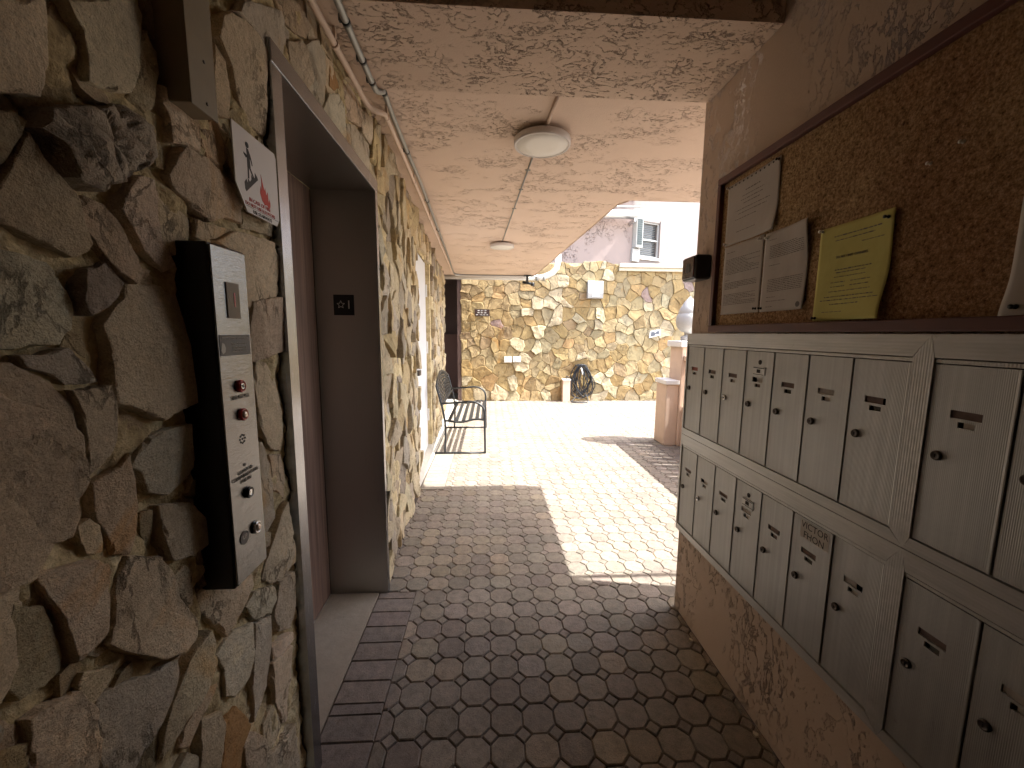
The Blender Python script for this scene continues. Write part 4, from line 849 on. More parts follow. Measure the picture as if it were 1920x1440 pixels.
b_ = MB(); b_.box(wallx(3.9) - .043, wallx(3.9) - .040, 3.80, 4.0, 1.62, 1.80); b_.build('notice', plain('red_notice', (.40, .22, .22), .6), ud)
b_ = MB(); b_.box(wallx(3.9) - .043, wallx(3.9) - .036, 3.84, 3.93, 1.40, 1.50); b_.build('door_viewer', GREYB, ud)
b_ = MB(); b_.add([(wallx(4.8) + d, 4.802, z) for d in (-.12, -.004) for z in (0.03, 2.19)] + [(wallx(4.8) + d, 4.884, z) for d in (-.12, -.006) for z in (0.03, 2.19)], [(0, 2, 3, 1), (4, 5, 7, 6), (2, 6, 7, 3), (0, 1, 5, 4)]); b_.build('reveal', MORTAR, ud)

# ------------------------------------------------------------ pipes, lamps
pk = empty('peach_conduit', 'peach painted conduit with a kink running along the top of the stone wall', 'pipe', (-.5, 1.3, 2.34))
def smooth(pts, k=6):
    out = []
    for i in range(len(pts) - 1):
        p0 = Vector(pts[max(i - 1, 0)]); p1 = Vector(pts[i]); p2 = Vector(pts[i + 1]); p3 = Vector(pts[min(i + 2, len(pts) - 1)])
        for j in range(k):
            t = j / k; out.append(.5 * ((2 * p1) + (p2 - p0) * t + (2 * p0 - 5 * p1 + 4 * p2 - p3) * t * t + (3 * p1 - p0 - 3 * p2 + p3) * t ** 3))
    out.append(Vector(pts[-1])); return out
b_ = MB(); b_.tube(smooth([(-.514, .4, 2.345), (-.514, 1.0, 2.345), (-.516, 1.45, 2.345), (-.514, 1.70, 2.342), (-.513, 1.80, 2.340), (-.505, 1.85, 2.336), (-.483, 1.885, 2.336), (-.466, 1.915, 2.343), (-.463, 1.97, 2.352), (-.472, 2.3, 2.354), (-.482, 2.7, 2.354), (-.505, 3.5, 2.354), (-.56, 5.4, 2.356), (-.602, 6.9, 2.360)]), .0105, 12); b_.build('pipe', PINKC, pk)
for y, x in ((1.50, -.5155), (1.975, -.463), (2.75, -.483), (3.6, -.507), (4.6, -.537)):
    b_ = MB(); b_.tube([(x, y - .008, 2.345 if y < 1.8 else 2.354), (x, y + .008, 2.345 if y < 1.8 else 2.354)], .0132, 12); b_.box(x - .004, x + .004, y - .007, y + .007, 2.36, 2.431 if y > 1.84 else 2.399); b_.build('clamp', PINKC, pk)
gc = empty('grey_conduit', 'grey metal conduit with black clamps under the ceiling edge', 'pipe', (-.45, 1.4, 2.37))
b_ = MB(); b_.tube(smooth([(-.440, .3, 2.375), (-.440, 1.0, 2.375), (-.456, 1.45, 2.372), (-.462, 1.74, 2.372), (-.462, 1.80, 2.374), (-.452, 1.845, 2.392), (-.448, 1.875, 2.406), (-.458, 2.1, 2.410), (-.466, 2.5, 2.410), (-.475, 3.1, 2.410), (-.55, 5.5, 2.412), (-.605, 6.9, 2.412), (-.60, 7.2, 2.414), (-.55, 7.30, 2.416), (-.3, 7.36, 2.418), (.9, 7.38, 2.418)]), .0115, 12); b_.build('pipe', GREYC, gc)
for y, x, z in ((1.435, -.4555, 2.372), (1.62, -.460, 2.372), (1.745, -.462, 2.372), (1.875, -.448, 2.405), (2.45, -.465, 2.410), (3.3, -.479, 2.410), (4.2, -.508, 2.410)):
    b_ = MB(); b_.tube([(x, y - .006, z), (x, y + .006, z)], .0138, 12); b_.box(x - .022, x - .012, y - .006, y + .006, z, z + .02); b_.build('clamp', BLACKM, gc)
LAMPLOC = [((.281, 2.258), .150, 'round white flush ceiling lamp nearer the camera'), ((.150, 4.83), .140, 'round white flush ceiling lamp farther away over the bench side')]
for (x, y), r_, lb in LAMPLOC:
    la = empty('ceiling_lamp', lb, 'ceiling lamp', (x, y, 2.40), 'round ceiling lamps')
    b_ = MB(); b_.lathe([(r_ * .62, .036), (r_ * .62, .022)], (x, y, 2.395), 'Z', 40); b_.build('mount', GREYC, la)
    b_ = MB(); b_.lathe([(r_ * .9, .022), (r_ * .985, .020), (r_, .012), (r_, -.008), (r_ * .985, -.013), (r_ * .93, -.013), (r_ * .92, -.010)], (x, y, 2.395), 'Z', 64); b_.build('rim', LAMPW, la)
    b_ = MB(); b_.lathe([(r_ * .925, -.008), (r_ * .92, -.0105), (r_ * .5, -.011), (.001, -.011)], (x, y, 2.395), 'Z', 64); b_.build('diffuser', LENS, la)
b_ = MB(); b_.tube([(.300, 1.842, 2.424), (.285, 2.19, 2.424)], .0085, 10); tag(b_.build('lamp_conduit', PINKC), 'short peach conduit feeding the nearer ceiling lamp', 'conduit')
b_ = MB(); b_.tube([(.262, 2.38, 2.4285), (.205, 3.55, 2.4285), (.150, 4.72, 2.4285)], .0055, 8)
for y in (2.7, 3.05, 3.5): b_.box(.262 - (y - 2.38) * .048 - .016, .262 - (y - 2.38) * .048 + .016, y - .006, y + .006, 2.4265, 2.4315)
tag(b_.build('lamp_conduit', GREYC), 'long thin conduit on the ceiling joining the two lamps', 'conduit')
wp = empty('drain_pipe', 'thick white pipe under the far ceiling edge with a curved silver elbow', 'pipe', (0, 7.4, 2.4))
b_ = MB(); b_.tube([(-1.2, 7.50, 2.403), (.86, 7.50, 2.403)], .045, 18); b_.build('straight_pipe', PVC, wp)
b_ = MB(); b_.tube([(.86, 7.50, 2.405), (.98, 7.50, 2.415), (1.08, 7.49, 2.455), (1.17, 7.47, 2.505), (1.23, 7.44, 2.58), (1.25, 7.40, 2.70), (1.24, 7.38, 2.9)], .052, 18); b_.build('elbow', WHITE, wp)
for x in (.87, 1.0): b_ = MB(); b_.tube([(x - .02, 7.50, 2.408), (x + .02, 7.50, 2.408)], .058, 18); b_.build('collar', GREYC, wp)
fl = empty('floodlight', 'small dark bracket light hanging under the far white pipe', 'spotlight', (.63, 7.3, 2.4))
b_ = MB(); b_.box(.66, .70, 7.30, 7.34, 2.29, 2.42); b_.box(.62, .74, 7.29, 7.35, 2.415, 2.428); b_.build('bracket', BLACKM, fl)
b_ = MB(); b_.tube([(.60, 7.30, 2.30), (.74, 7.24, 2.27)], .024, 12); b_.tube([(.755, 7.23, 2.262), (.79, 7.21, 2.25)], .032, 12); b_.build('lamp_head', BLACKM, fl)

# ------------------------------------------------------------ noticeboard and papers
nb_ = empty('noticeboard', 'large cork noticeboard in a maroon frame above the mailboxes', 'noticeboard', (.94, .7, 1.41))
BX = .945
b_ = MB(); b_.box(BX, .9575, -.35, 1.640, 1.432, 1.990); b_.build('cork', CORK, nb_)
for (y0, y1, z0, z1) in ((-.35, 1.663, 1.990, 2.017), (-.35, 1.663, 1.404, 1.432), (1.640, 1.663, 1.4325, 1.9895), (-.37, -.3505, 1.404, 2.017)):
    b_ = MB(); b_.bbox(BX - .018, .9572, y0, y1, z0, z1, .003); b_.build('frame_rail', MAROON, nb_)
def sheet(label, ys, zs, m, lines, curl, pins, seed, cat='paper', lab=None):
    """ys = (far edge, near edge) at top, zs = (bottom, top); lines = list of (z, y_from, y_to, weight) fractions of the sheet"""
    root = empty('paper_notice', label, cat, (BX - .004, ys[0], zs[0]), 'notices pinned to the cork')
    N = 26; W = ys[0] - ys[1]; H = zs[1] - zs[0]; r_ = random.Random(seed)
    def bow(a, b):
        e = .0016 + noise.noise(Vector((a * 3, b * 2.5, seed))) * .0018 + .0008
        for ca, cb, amt, fal in curl: e += amt * math.exp(-((a - ca) ** 2 + (b - cb) ** 2) / fal)
        return BX - max(.0008, e)
    def P(a, b, off=0): return (bow(a, b) - off, ys[0] - a * W - (1 - b) * W * lab_skew, zs[0] + b * H)
    vs_ = [P(i / N, j / N) for j in range(N + 1) for i in range(N + 1)]
    fs = [(j * (N + 1) + i, j * (N + 1) + i + 1, (j + 1) * (N + 1) + i + 1, (j + 1) * (N + 1) + i) for j in range(N) for i in range(N)]
    b_ = MB(); b_.add(vs_, fs, (1, 1, 1), True); so_ = b_.build('sheet', m, root)
    md = so_.modifiers.new('thickness', 'SOLIDIFY'); md.thickness = .0003
    tx = MB()
    for z, f0, f1, wt in lines:
        a = f0
        while a < f1:
            L = min(r_.uniform(.015, .07), f1 - a)
            if L > .008:
                k = max(1, int(L / .04))
                for s_ in range(k):
                    a0 = a + L * s_ / k; a1 = a + L * (s_ + 1) / k; h = wt * r_.uniform(.75, 1.15)
                    tx.add([P(a0, z - h / 2, .0007), P(a1, z - h / 2, .0007), P(a1, z + h / 2, .0007), P(a0, z + h / 2, .0007)], [(0, 1, 2, 3)])
            a += L + .012
    if tx.v: tag(tx.build('printed_lines', INKG, root), kind='stuff')
    for a, b, dark in pins:
        q = P(a, b); pb_ = MB(); pb_.lathe([(.0045, 0), (.0042, .002), (.0018, .003), (.0018, .007), (.0042, .0085), (.0040, .011), (.001, .0115)], (q[0] - .0006, q[1], q[2]), '-X', 14)
        pb_.build('push_pin', BLACK if dark else LENS, root)
    return root, P
lab_skew = 0
L1 = [(.80, .38, .66, .016), (.72, .32, .74, .010), (.66, .30, .72, .010), (.60, .36, .68, .010), (.52, .20, .85, .009), (.46, .26, .8, .009), (.38, .2, .62, .009), (.18, .24, .62, .009)]
r0, PP = sheet('white notice in a punched plastic sleeve, top left corner of the corkboard', (1.608, 1.318), (1.742, 1.970), PAPER, L1, [(1, 0, .012, .05), (1, 1, .004, .1)], [(.02, .97, 0), (.97, .96, 1), (.03, .04, 0)], 1)
b_ = MB()
for k in range(11):
    a = .08 + k * .08; q = PP(a, .965, .0006); b_.lathe([(.0035, 0), (.0035, .0004)], q, '-X', 8)
b_.build('sleeve_holes', CAV, r0)
def para(r_, z0, z1, f0, f1, wt=.0075, st=.021):
    out = []; z = z1
    while z > z0:
        out.append((z, f0, f1 if r_.random() > .2 else f1 - r_.uniform(.1, .5), wt)); z -= st
    return out
rr = random.Random(7)
La = [(.90, .08, .3, .007)] + para(rr, .58, .80, .07, .93) + [(.50, .08, .2, .007)] + para(rr, .36, .46, .07, .9) + para(rr, .14, .29, .06, .9)
sheet('white typed letter, left of the pair below the sleeved notice', (1.604, 1.372), (1.474, 1.738), PAPER, La, [(.5, 0, .004, .05)], [(.92, .95, 0), (.93, .05, 1)], 2)
Lb = [(.90, .12, .3, .007)] + para(rr, .66, .82, .15, .93) + [(.58, .14, .4, .007)] + para(rr, .24, .40, .15, .92) + [(.18, .15, .35, .007), (.13, .15, .6, .007), (.06, .15, .3, .007)]
r0, PP = sheet('white typed letter with a round stamp, right of the pair below the sleeved notice', (1.366, 1.165), (1.473, 1.735), PAPER, Lb, [(1, 1, .016, .12), (1, 0, .008, .1)], [(.04, .05, 1), (.06, .94, 0)], 3)
b_ = MB(); b_.lathe([(.0085, 0), (.0085, .0003)], PP(.90, .06, .0006), '-X', 20); b_.build('round_stamp', INKG, r0)
Ly = [(.885, .22, .86, .012), (.84, .24, .78, .009), (.775, .62, .92, .008), (.53, .28, .78, .010), (.50, .30, .72, .009), (.455, .28, .72, .008), (.40, .24, .44, .008), (.40, .52, .80, .008), (.355, .24, .44, .008), (.355, .52, .78, .008), (.305, .22, .82, .007), (.25, .16, .88, .009), (.215, .1, .95, .009), (.17, .25, .7, .009), (.09, .14, .46, .006)]
r0, PP = sheet('yellow printed notice pinned alone in the middle of the corkboard', (1.130, .914), (1.436, 1.690), PAPERY, Ly, [(1, .9, .006, .1), (1, 0, .018, .12), (.7, 0, .006, .1)], [(.93, .93, 1), (.03, .98, 0), (.04, .03, 1)], 4)
q = PP(.5, .66, .0012); text('heading_text', 'TO ALL UNIT OWNERS', .0088, INKG, frameM((q[0] - .0008, q[1], q[2]), (0, -1, 0), (0, 0, 1)), r0)
sheet('white paper at the right edge of the picture with a dark pin at its foot', (.690, .475), (1.426, 1.64), PAPER, [], [(0, 0, .014, .06)], [(.10, .10, 1)], 5)
for i, (y, z) in enumerate(((.858, 1.762), (.80, 1.78))):
    b_ = MB(); b_.lathe([(.004, 0), (.0016, .003), (.0016, .006), (.0038, .008), (.001, .0095)], (BX - .0002, y, z), '-X', 12); tag(b_.build('push_pin', LENS), ['clear push pin on bare cork upper right of the yellow notice', 'second clear push pin on bare cork, closer to the right picture edge'][i], 'push pin')

# black reader box by the wall end
de = empty('card_reader', 'black plastic reader box on the stucco wall beside the noticeboard', 'reader', (.92, 1.78, 1.62))
b_ = MB(); b_.bbox(.888, .9585, 1.722, 1.845, 1.632, 1.738, .010); b_.build('housing', BLACK, de)
b_ = MB(); b_.bbox(.8835, .8885, 1.735, 1.835, 1.642, 1.730, .002); b_.build('front_window', plain('smoked_red', (.055, .016, .018), .15, spec=.7), de)
b_ = MB(); b_.box(.8820, .8833, 1.765, 1.80, 1.668, 1.704); b_.build('lens', BLACK, de)

# ------------------------------------------------------------ mailboxes
MX = .936; PIT = .1435
def bank(label, ytop, z1, z0, widths, upper, left):
    root = empty('mailbox_bank', label, 'mailboxes', (MX, ytop, z0), 'aluminium mailbox banks')
    W = 7 * PIT + .018 + .030; yl, yr = ytop, ytop - W + (.0)
    fw_ = .036; dl = yl - .012; fbx = .012
    # mitred frame rails
    i0 = (yl - fbx, yr + .033, z0 + .030, z1 - .050)     # inner rectangle: far y, near y, bottom, top
    def rail(q0, q1, q2, q3, mt_=None):
        b_ = MB(); c_ = [q0, q1, q2, q3]; mid = [(sum(p[0] for p in c_) / 4), (sum(p[1] for p in c_) / 4)]
        sh = []
        for i_ in range(4):
            (a, b), (pa_, pb_), (na_, nb2_) = c_[i_], c_[i_ - 1], c_[(i_ + 1) % 4]
            sh.append((a + math.copysign(.0005, mid[0] - a) * 1.0, b + math.copysign(.0004, mid[1] - b)))
        b_.add([(.958, a, b) for a, b in sh] + [(MX, a, b) for a, b in sh], [(0, 1, 5, 4), (1, 2, 6, 5), (2, 3, 7, 6), (3, 0, 4, 7), (4, 5, 6, 7)])
        b_.build('frame_rail', mt_ or ALUF, root, recalc=True)
    rail((yl, z1), (yr, z1), (i0[1], i0[3]), (i0[0], i0[3]), ALUH); rail((yl, z0), (i0[0], i0[2]), (i0[1], i0[2]), (yr, z0), ALUH)
    rail((yl, z1), (i0[0], i0[3]), (i0[0], i0[2]), (yl, z0)); rail((yr, z1), (yr, z0), (i0[1], i0[2]), (i0[1], i0[3]))
    b_ = MB(); b_.box(.954, .9595, yr + .004, yl - .004, z0 + .004, z1 - .004); b_.build('backing', CAV, root)
    # hood strip
    dt = i0[3] - .012
    b_ = MB(); b_.bbox(MX + .0025, .953, i0[1] + .001, i0[0] - .001, dt + .0015, i0[3] - .002, .001); b_.build('top_strip', ALUF, root)
    n = 7; pw = (i0[0] - i0[1]) / n
    for k in range(n):
        y1 = i0[0] - k * pw - .0016; y0 = y1 - pw + .0034; zb, zt = i0[2] + .002, dt - .001
        ym = (y0 + y1) / 2; zs = zt - .098
        nm = (y1 - .038, y1 - .092, zs - .008, zs + .008); nu = (y1 - .053, y1 - .082, zs - .026, zs - .014)
        holes = [(nm[1], nm[0], nm[2], nm[3]), (nu[1], nu[0], nu[2], nu[3])]
        dx = MX + .004 + (.0018 if (k == 6 and not upper and left) else 0)
        # door leaf built round its two label openings
        b_ = MB(); ys_ = sorted({y0, y1, nm[0], nm[1], nu[0], nu[1]}); zs_ = sorted({zb, zt, *nm[2:], *nu[2:]})
        idx = {}; vs_ = []
        for a in ys_:
            for c_ in zs_: idx[(a, c_)] = len(vs_); vs_.append((dx, a, c_))
        fs = []
        for i in range(len(ys_) - 1):
            for j in range(len(zs_) - 1):
                a, c_ = (ys_[i] + ys_[i + 1]) / 2, (zs_[j] + zs_[j + 1]) / 2
                if any(h[0] < a < h[1] and h[2] < c_ < h[3] for h in holes): continue
                fs.append((idx[(ys_[i], zs_[j])], idx[(ys_[i], zs_[j + 1])], idx[(ys_[i + 1], zs_[j + 1])], idx[(ys_[i + 1], zs_[j])]))
        b_.add(vs_, fs)
        for h in holes: b_.add([(dx, h[0], h[2]), (dx, h[1], h[2]), (dx, h[1], h[3]), (dx, h[0], h[3]), (dx + .004, h[0], h[2]), (dx + .004, h[1], h[2]), (dx + .004, h[1], h[3]), (dx + .004, h[0], h[3])], [(0, 1, 5, 4), (1, 2, 6, 5), (2, 3, 7, 6), (3, 0, 4, 7)])
        b_.add([(dx, y0, zb), (dx, y1, zb), (dx, y1, zt), (dx, y0, zt), (dx + .012, y0, zb), (dx + .012, y1, zb), (dx + .012, y1, zt), (dx + .012, y0, zt)], [(0, 1, 5, 4), (1, 2, 6, 5), (2, 3, 7, 6), (3, 0, 4, 7)])
        b_.bbox(dx - .0022, dx - .0001, y0, y0 + .005, zb, zt, .0007)
        d = b_.build('mail_door', ALU, root)
        s_ = (k + (3 if upper else 5) + (0 if left else 2))
        cm = CARDR if (upper and left and k == 0) else [CARD, CARDW, CARD, CARDW, CARD][s_ % 5]
        b_ = MB(); e_ = [0, .022, .004, 0, .012][s_ % 5]; b_.box(dx + .0035, dx + .0045, nm[1] - .002 + (.0 if k % 2 else e_), nm[0] + .002 - (e_ if k % 2 else 0), nm[2] - .002, nm[3] + .001); b_.build('name_card', cm, d)
        b_ = MB(); b_.box(dx + .0035, dx + .0045, nu[1] - .001, nu[0] - .008, nu[2] - .001, nu[3] + .001); b_.build('number_card', CARDG if (k == 6 and upper and left) else [CARD, CARDG, CARDW][s_ % 3], d)
        if k == 6 and upper and left:
            text('number_text', '702', .0125, INK, frameM((dx + .0034, (nu[0] + nu[1]) / 2 - .002, (nu[2] + nu[3]) / 2), (0, -1, 0), (0, 0, 1)), d, ext=.0001)
        # lock
        bright = (upper and left and k == 2) or (not upper and left and k == 1); ly, lz = y1 - .026, zt - .190
        b_ = MB(); b_.lathe([(.0105, 0), (.0105, .004), (.0092, .0062), (.0072, .0066), (.0066, .0058), (.001, .0058)], (dx, ly, lz), '-X', 24); lo = b_.build('lock', LOCKB if bright else LOCKM, d)
        b_ = MB(); b_.box(dx - .0068, dx - .0056, ly - .0009, ly + .0009, lz - .0035, lz + .0035); b_.build('keyhole', CAV, lo)
        if k == 3:
            b_ = MB(); b_.lathe([(.0085, .0), (.0085, .0008)], (dx, ym - .002, zt - .036), '-X', 20); b_.build('carrier_lock_hole', CAV, d)
            b_ = MB(); b_.bbox(dx - .0022, dx - .0002, ym - .031, ym + .031, zt - .082, zt - .052, .0009); ho = b_.build('maker_plate', ALUF, d)
            b_ = MB(); b_.box(dx - .0030, dx - .0024, ym - .009, ym + .009, zt - .073, zt - .061); b_.build('plate_mark', CAV, ho)
            b_ = MB(); b_.box(dx - .0028, dx - .0024, ym - .027, ym + .027, zt - .0575, zt - .0545); b_.box(dx - .0028, dx - .0024, ym - .027, ym + .027, zt - .0795, zt - .0775); b_.build('plate_mark', CAV, ho)
        if left and not upper and k == 5:
            b_ = MB(); b_.box(dx - .0006, dx - .0001, y0 + .012, y0 + .112, zt - .060, zt - .001 - .006); st = b_.build('name_sticker', plain('clear_sticker', (.50, .465, .42), .35), d)
            text('sticker_text', 'VICTOR\nFHON', .029, INK, frameM((dx - .0008, y0 + .062, zt - .034), (0, -1, 0), (0, 0, 1)), st, ext=.0001, sx=.92)
    return root
bank('upper left mailbox bank of seven doors with a red name card on its first door', 1.853, 1.399, .9175, None, True, True)
bank('lower left mailbox bank of seven doors with a VICTOR FHON sticker', 1.853, .9165, .434, None, False, True)
bank('upper mailbox bank at the right edge of the picture, below the corkboard', .8015, 1.399, .9175, None, True, False)
bank('lower mailbox bank at the right edge of the picture, nearest the floor', .8015, .9165, .434, None, False, False)

# ------------------------------------------------------------ bench
be = empty('bench', 'black metal slatted bench with arms against the left wall', 'bench', (-.35, 5.2, 0))
def side(yc):
    r_ = .0125
    b_ = MB(); b_.tube(smooth([(-.045, yc, .012), (-.048, yc, .20), (-.052, yc, .40), (-.050, yc, .47), (-.065, yc, .535), (-.105, yc, .580), (-.16, yc, .605), (-.22, yc, .613), (-.30, yc, .607), (-.38, yc, .600), (-.545, yc, .592)], 4), r_, 8); b_.build('arm_and_front_leg', BLACKM, be)
    b_ = MB(); b_.tube(smooth([(-.510, yc, .012), (-.500, yc, .20), (-.505, yc, .38), (-.535, yc, .55), (-.600, yc, .80)], 4), r_, 8); b_.build('back_leg', BLACKM, be)
    b_ = MB(); b_.tube([(-.625, yc, .012), (-.035, yc, .012)], r_ * .9, 8); b_.build('foot_bar', BLACKM, be)
    b_ = MB(); b_.tube(smooth([(-.50, yc, .392), (-.44, yc, .385), (-.36, yc, .375), (-.28, yc, .380), (-.19, yc, .402), (-.12, yc, .408), (-.05, yc, .398)], 3), r_, 8); b_.build('seat_rail', BLACKM, be)
side(4.53); side(5.80)
for x, z in ((-.455, .390), (-.375, .381), (-.295, .383), (-.215, .399), (-.138, .411), (-.072, .405)):
    b_ = MB(); b_.bbox(x - .021, x + .021, 4.535, 5.795, z + .004, z + .010, .002); b_.build('seat_slat', BLACKM, be)
b_ = MB(); b_.tube([(-.540, 4.53, .56), (-.540, 5.80, .56)], .010, 8); b_.build('back_rail', BLACKM, be)
top = [(-.598 - .02 * math.sin(math.pi * t), 4.53 + 1.27 * t, .79 + .115 * math.sin(math.pi * t)) for t in [i / 14 for i in range(15)]]
b_ = MB(); b_.tube(top, .012, 8); b_.build('back_rail', BLACKM, be)
b_ = MB()
def bp(u, v):
    t = u; zt = .79 + .115 * math.sin(math.pi * t); return Vector((-.540 - (.058 + .02 * math.sin(math.pi * t)) * v, 4.53 + 1.27 * t, .56 + (zt - .56) * v))
for i in range(-5, 11):
    for sgn in (1, -1):
        pts = []
        for j in range(9):
            v = j / 8; u = i / 10 * 1.0 + (v if sgn > 0 else 1 - v) * .42 - .0
            if .01 < u < .99: pts.append(bp(u, v))
        if len(pts) > 2: b_.tube(pts, .0062, 5)
b_.build('back_lattice', BLACKM, be)

# ------------------------------------------------------------ things on and by the far wall
asg = empty('arrow_sign', 'dark brown sign with three rows of white arrows and numbers', 'sign', (-.14, 8.17, 1.73))
b_ = MB(); b_.bbox(-.291, .009, 8.160, 8.172, 1.728, 1.866, .002); b_.build('board', BROWNP, asg)
for k, (z, xa) in enumerate(((1.838, -.235), (1.797, -.235), (1.755, -.268))):
    b_ = MB(); b_.prism([(xa, z), (xa + .018, z + .011), (xa + .018, z + .005), (xa + .045, z + .005), (xa + .045, z - .005), (xa + .018, z - .005), (xa + .018, z - .011)], lambda a, b, c: (a, 8.1592 - c, b), .0005, col=(1, 1, 1)); b_.build('arrow', WHITE, asg)
Mf = lambda x, z, y=8.1590: frameM((x, y, z), (1, 0, 0), (0, 0, 1))
text('sign_text', '101 - 103', .030, WHITE, Mf(-.112, 1.838), asg, bold=.0006); text('sign_text', '201 - 203', .030, WHITE, Mf(-.112, 1.797), asg, bold=.0006); text('sign_text', '114, 115 - 118', .028, WHITE, Mf(-.105, 1.755), asg, bold=.0006)
wl = empty('wall_light', 'white square hooded light box on the upper far wall', 'wall light', (2.12, 8.1, 2.1))
b_ = MB(); b_.prism([(8.175, 2.105), (8.175, 2.445), (8.10, 2.445), (8.065, 2.42), (8.055, 2.20), (8.07, 2.105)], lambda a, b, c: (1.975 + c, a, b), .31, .0); b_.build('hood', WHITED, wl, recalc=True)
b_ = MB(); b_.box(2.06, 2.20, 8.052, 8.058, 2.135, 2.165); b_.build('diffuser_slot', LENS, wl)
for i, x in enumerate((.305, .485)):
    ob = empty('outlet_box', ['small white outlet cover, left of the pair on the far wall', 'small white outlet cover, right of the pair on the far wall'][i], 'outlet', (x, 8.17, .8), 'outlet covers')
    b_ = MB(); b_.bbox(x, x + .155, 8.13, 8.178, .80 + i * .006, .915 + i * .006, .006); b_.build('cover', WHITE, ob)
    b_ = MB(); b_.bbox(x + .04, x + .115, 8.122, 8.1295, .825, .888, .003); b_.build('flap', WHITE, ob)
wpl = empty('address_plaque', 'worn white plaque with dark marks on the right of the far wall', 'plaque', (3.44, 8.16, 1.3))
b_ = MB(); b_.prism([(3.305, 1.315), (3.545, 1.375), (3.545, 1.505), (3.325, 1.455)], lambda a, b, c: (a, 8.172 - c, b), .012); b_.build('board', WHITE, wpl, recalc=True)
b_ = MB(); b_.prism([(3.335, 1.345), (3.43, 1.365), (3.435, 1.40), (3.52, 1.40), (3.51, 1.47), (3.46, 1.455), (3.44, 1.425), (3.40, 1.445), (3.345, 1.44)], lambda a, b, c: (a, 8.1595 - c, b), .001); b_.build('worn_print', plain('slate_print', (.09, .10, .12), .7), wpl, recalc=True)
tp = empty('tap_post', 'short peach painted post with a tap on top at the far wall foot', 'post', (1.58, 8.05, 0))
b_ = MB(); b_.bbox(1.505, 1.655, 8.02, 8.165, 0, .445, .006); b_.build('post', PILLAR, tp)
b_ = MB(); b_.bbox(1.495, 1.665, 8.01, 8.168, .446, .470, .004); b_.build('cap', WHITE, tp)
b_ = MB(); b_.tube([(1.58, 8.09, .47), (1.58, 8.09, .505), (1.60, 8.07, .520), (1.63, 8.05, .510)], .011, 8); b_.lathe([(.022, 0), (.022, .008)], (1.58, 8.09, .525), 'Z', 12); b_.build('tap', LOCKM, tp)
rh = random.Random(21); ho = MB()
pts = []; turns = 13
for i in range(turns * 24):
    t = i / 24; a = 2 * math.pi * t; k = rh.random(); w_ = .155 + .055 * math.sin(t * 2.3) ; c_ = 1.90 + .035 * math.sin(t * 1.7)
    up = .76 + .015 * math.sin(t * 3.1); lowz = .06 + .13 * (.5 + .5 * math.sin(t * 2.9 + 1)); ca, sa = math.cos(a), math.sin(a)
    x = c_ + ca * w_ * (1.0 if sa < .0 else (1 - .35 * sa)); z = (up + lowz) / 2 + sa * (up - lowz) / 2
    x += .09 * math.sin(z * 6 + t) * (1 - z)
    pts.append((x, 8.125 - .05 * (.5 + .5 * math.sin(t * 4.7)) - .03 * (1 - z), max(.014, z)))
ho.tube(smooth(pts, 2), .0095, 7)
hz = empty('hose', 'long black garden hose coiled and hung low on the far wall', 'hose', (1.9, 8.1, 0)); ho.build('hose_coil', RUBBER, hz)
ho = MB(); ho.tube(smooth([(1.78, 8.05, .10), (1.72, 8.0, .05), (1.68, 7.96, .013), (1.76, 7.9, .012), (1.90, 7.88, .012), (2.02, 7.95, .03), (2.0, 8.05, .15)]), .0095, 7); ho.build('loose_loop', RUBBER, hz)
ho = MB(); ho.tube([(1.87, 8.03, .70), (1.90, 8.03, .62), (1.905, 8.03, .56)], .014, 10); ho.build('nozzle', WHITE, hz)
ho = MB(); ho.box(1.78, 2.0, 8.08, 8.16, .735, .755); ho.build('hanger', BLACKM, hz)

# pillar with finial and the perforated parapet running towards the viewer
pi_ = empty('gate_pillar', 'square peach pillar with a white cap at the right of the courtyard', 'pillar', (2.5, 4.95, 0))
b_ = MB(); b_.bbox(2.36, 2.66, 4.78, 5.10, 0, 1.24, .01); b_.build('shaft', PILLAR, pi_)
b_ = MB(); b_.bbox(2.325, 2.695, 4.745, 5.135, 1.241, 1.315, .012); b_.build('cap', WHITE, pi_)
b_ = MB(); b_.bbox(2.20, 2.358, 4.80, 5.10, 0, .775, .01); b_.build('side_block', PILLAR, pi_)
b_ = MB(); b_.bbox(2.18, 2.357, 4.78, 5.12, .776, .830, .008); b_.build('side_block_cap', WHITE, pi_)
b_ = MB(); b_.lathe([(.075, .0), (.085, .02), (.085, .05), (.045, .07), (.040, .10), (.095, .125), (.135, .17), (.150, .23), (.148, .29), (.132, .33), (.125, .34), (.130, .35), (.105, .41), (.07, .47), (.035, .515), (.012, .54), (.001, .545)], (2.50, 4.94, 1.316), 'Z', 32)
tag(b_.build('urn_finial', WHITED), 'white acorn shaped finial standing on the peach pillar', 'finial')
pa = empty('parapet', 'peach parapet of open blocks running towards the viewer from the pillar', 'wall', (2.4, 3.4, 0))
b_ = MB(); b_.box(2.40, 2.50, 1.90, 4.775, 0, .50); b_.build('base', PILLAR, pa)
b_ = MB(); b_.bbox(2.38, 2.52, 1.90, 4.775, 1.075, 1.135, .008); b_.build('cap_rail', PILLAR, pa)
rg = random.Random(4); y = 1.93
while y < 4.74:
    w_ = rg.uniform(.075, .11); b_ = MB(); b_.box(2.405, 2.495, y, min(4.77, y + w_), .501, 1.074); b_.build('baluster', PILLAR, pa); y += w_ + rg.uniform(.018, .04)
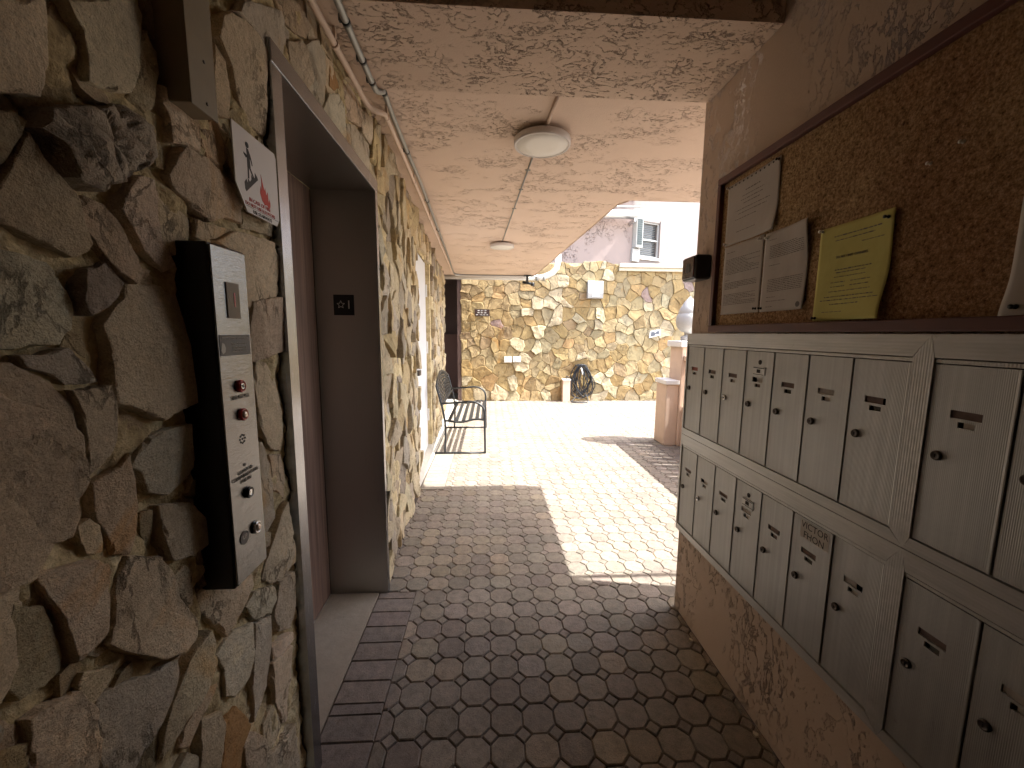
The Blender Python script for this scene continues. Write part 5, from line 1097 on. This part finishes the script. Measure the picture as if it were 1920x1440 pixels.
# shrub behind the parapet
sh = empty('shrub', 'leafy green shrub behind the open parapet', 'shrub', (2.75, 3.4, 0)); lf = MB(); rs = random.Random(8)
for i in range(700):
    y = rs.uniform(2.3, 4.6); x = 2.78 + rs.gauss(0, .12); z = rs.uniform(.25, 1.12); x = max(2.56, x)
    n_ = Vector((rs.gauss(0, 1), rs.gauss(0, 1), rs.gauss(0, 1))).normalized(); a_ = n_.orthogonal().normalized(); b2_ = n_.cross(a_); s_ = rs.uniform(.018, .038); p = Vector((x, y, z))
    lf.add([p - a_ * s_, p + b2_ * s_ * .45, p + a_ * s_, p - b2_ * s_ * .45], [(0, 1, 2, 3)])
lf.build('foliage', FOLI, sh); b_ = MB()
for y in (2.5, 2.9, 3.4, 3.8, 4.3): b_.tube([(2.78, y, 0), (2.76, y + .03, .5), (2.8, y + .1, .9)], .012, 6)
b_.build('stems', plain('bark', (.12, .08, .05), .9), sh)
bpy.context.view_layer.update()

# a broken chip of render and a little grit at the foot of the right wall
rc = random.Random(2)
for i, (x, y) in enumerate(((.935, 1.185), (.925, 1.62))):
    b_ = MB(); b_.prism([(x + math.cos(t) * .009 * rc.uniform(.7, 1.2), y + math.sin(t) * .012 * rc.uniform(.7, 1.2)) for t in (0, .9, 1.8, 2.9, 3.9, 5.1)], lambda a, b, c: (a, b, c), .008, .002)
    tag(b_.build('plaster_chip', CREAM, recalc=True), ['pale chip of plaster on the pavers at the foot of the right wall', 'small pale plaster chip by the far end of the right wall foot'][i], 'chip')
b_ = MB()
for i in range(420):
    s_ = rc.choice((-1, 1)); y = rc.uniform(.9, 3.4) if s_ < 0 else rc.uniform(.9, 1.85); x = (.955 - abs(rc.gauss(0, .02))) if s_ > 0 else (-.585 + abs(rc.gauss(0, .03)) - .045 * max(0, y - 2.1)); r_ = rc.uniform(.0008, .0024)
    if s_ < 0 and y < 2.07: continue
    b_.add([(x - r_, y - r_, .001), (x + r_, y - r_ * .6, .001), (x + r_ * .3, y + r_, .001), (x, y, r_ * 1.6)], [(0, 1, 3), (1, 2, 3), (2, 0, 3)])
tag(b_.build('grit', SAND), 'fine grit and crumbs gathered along the wall feet', 'grit', kind='stuff')
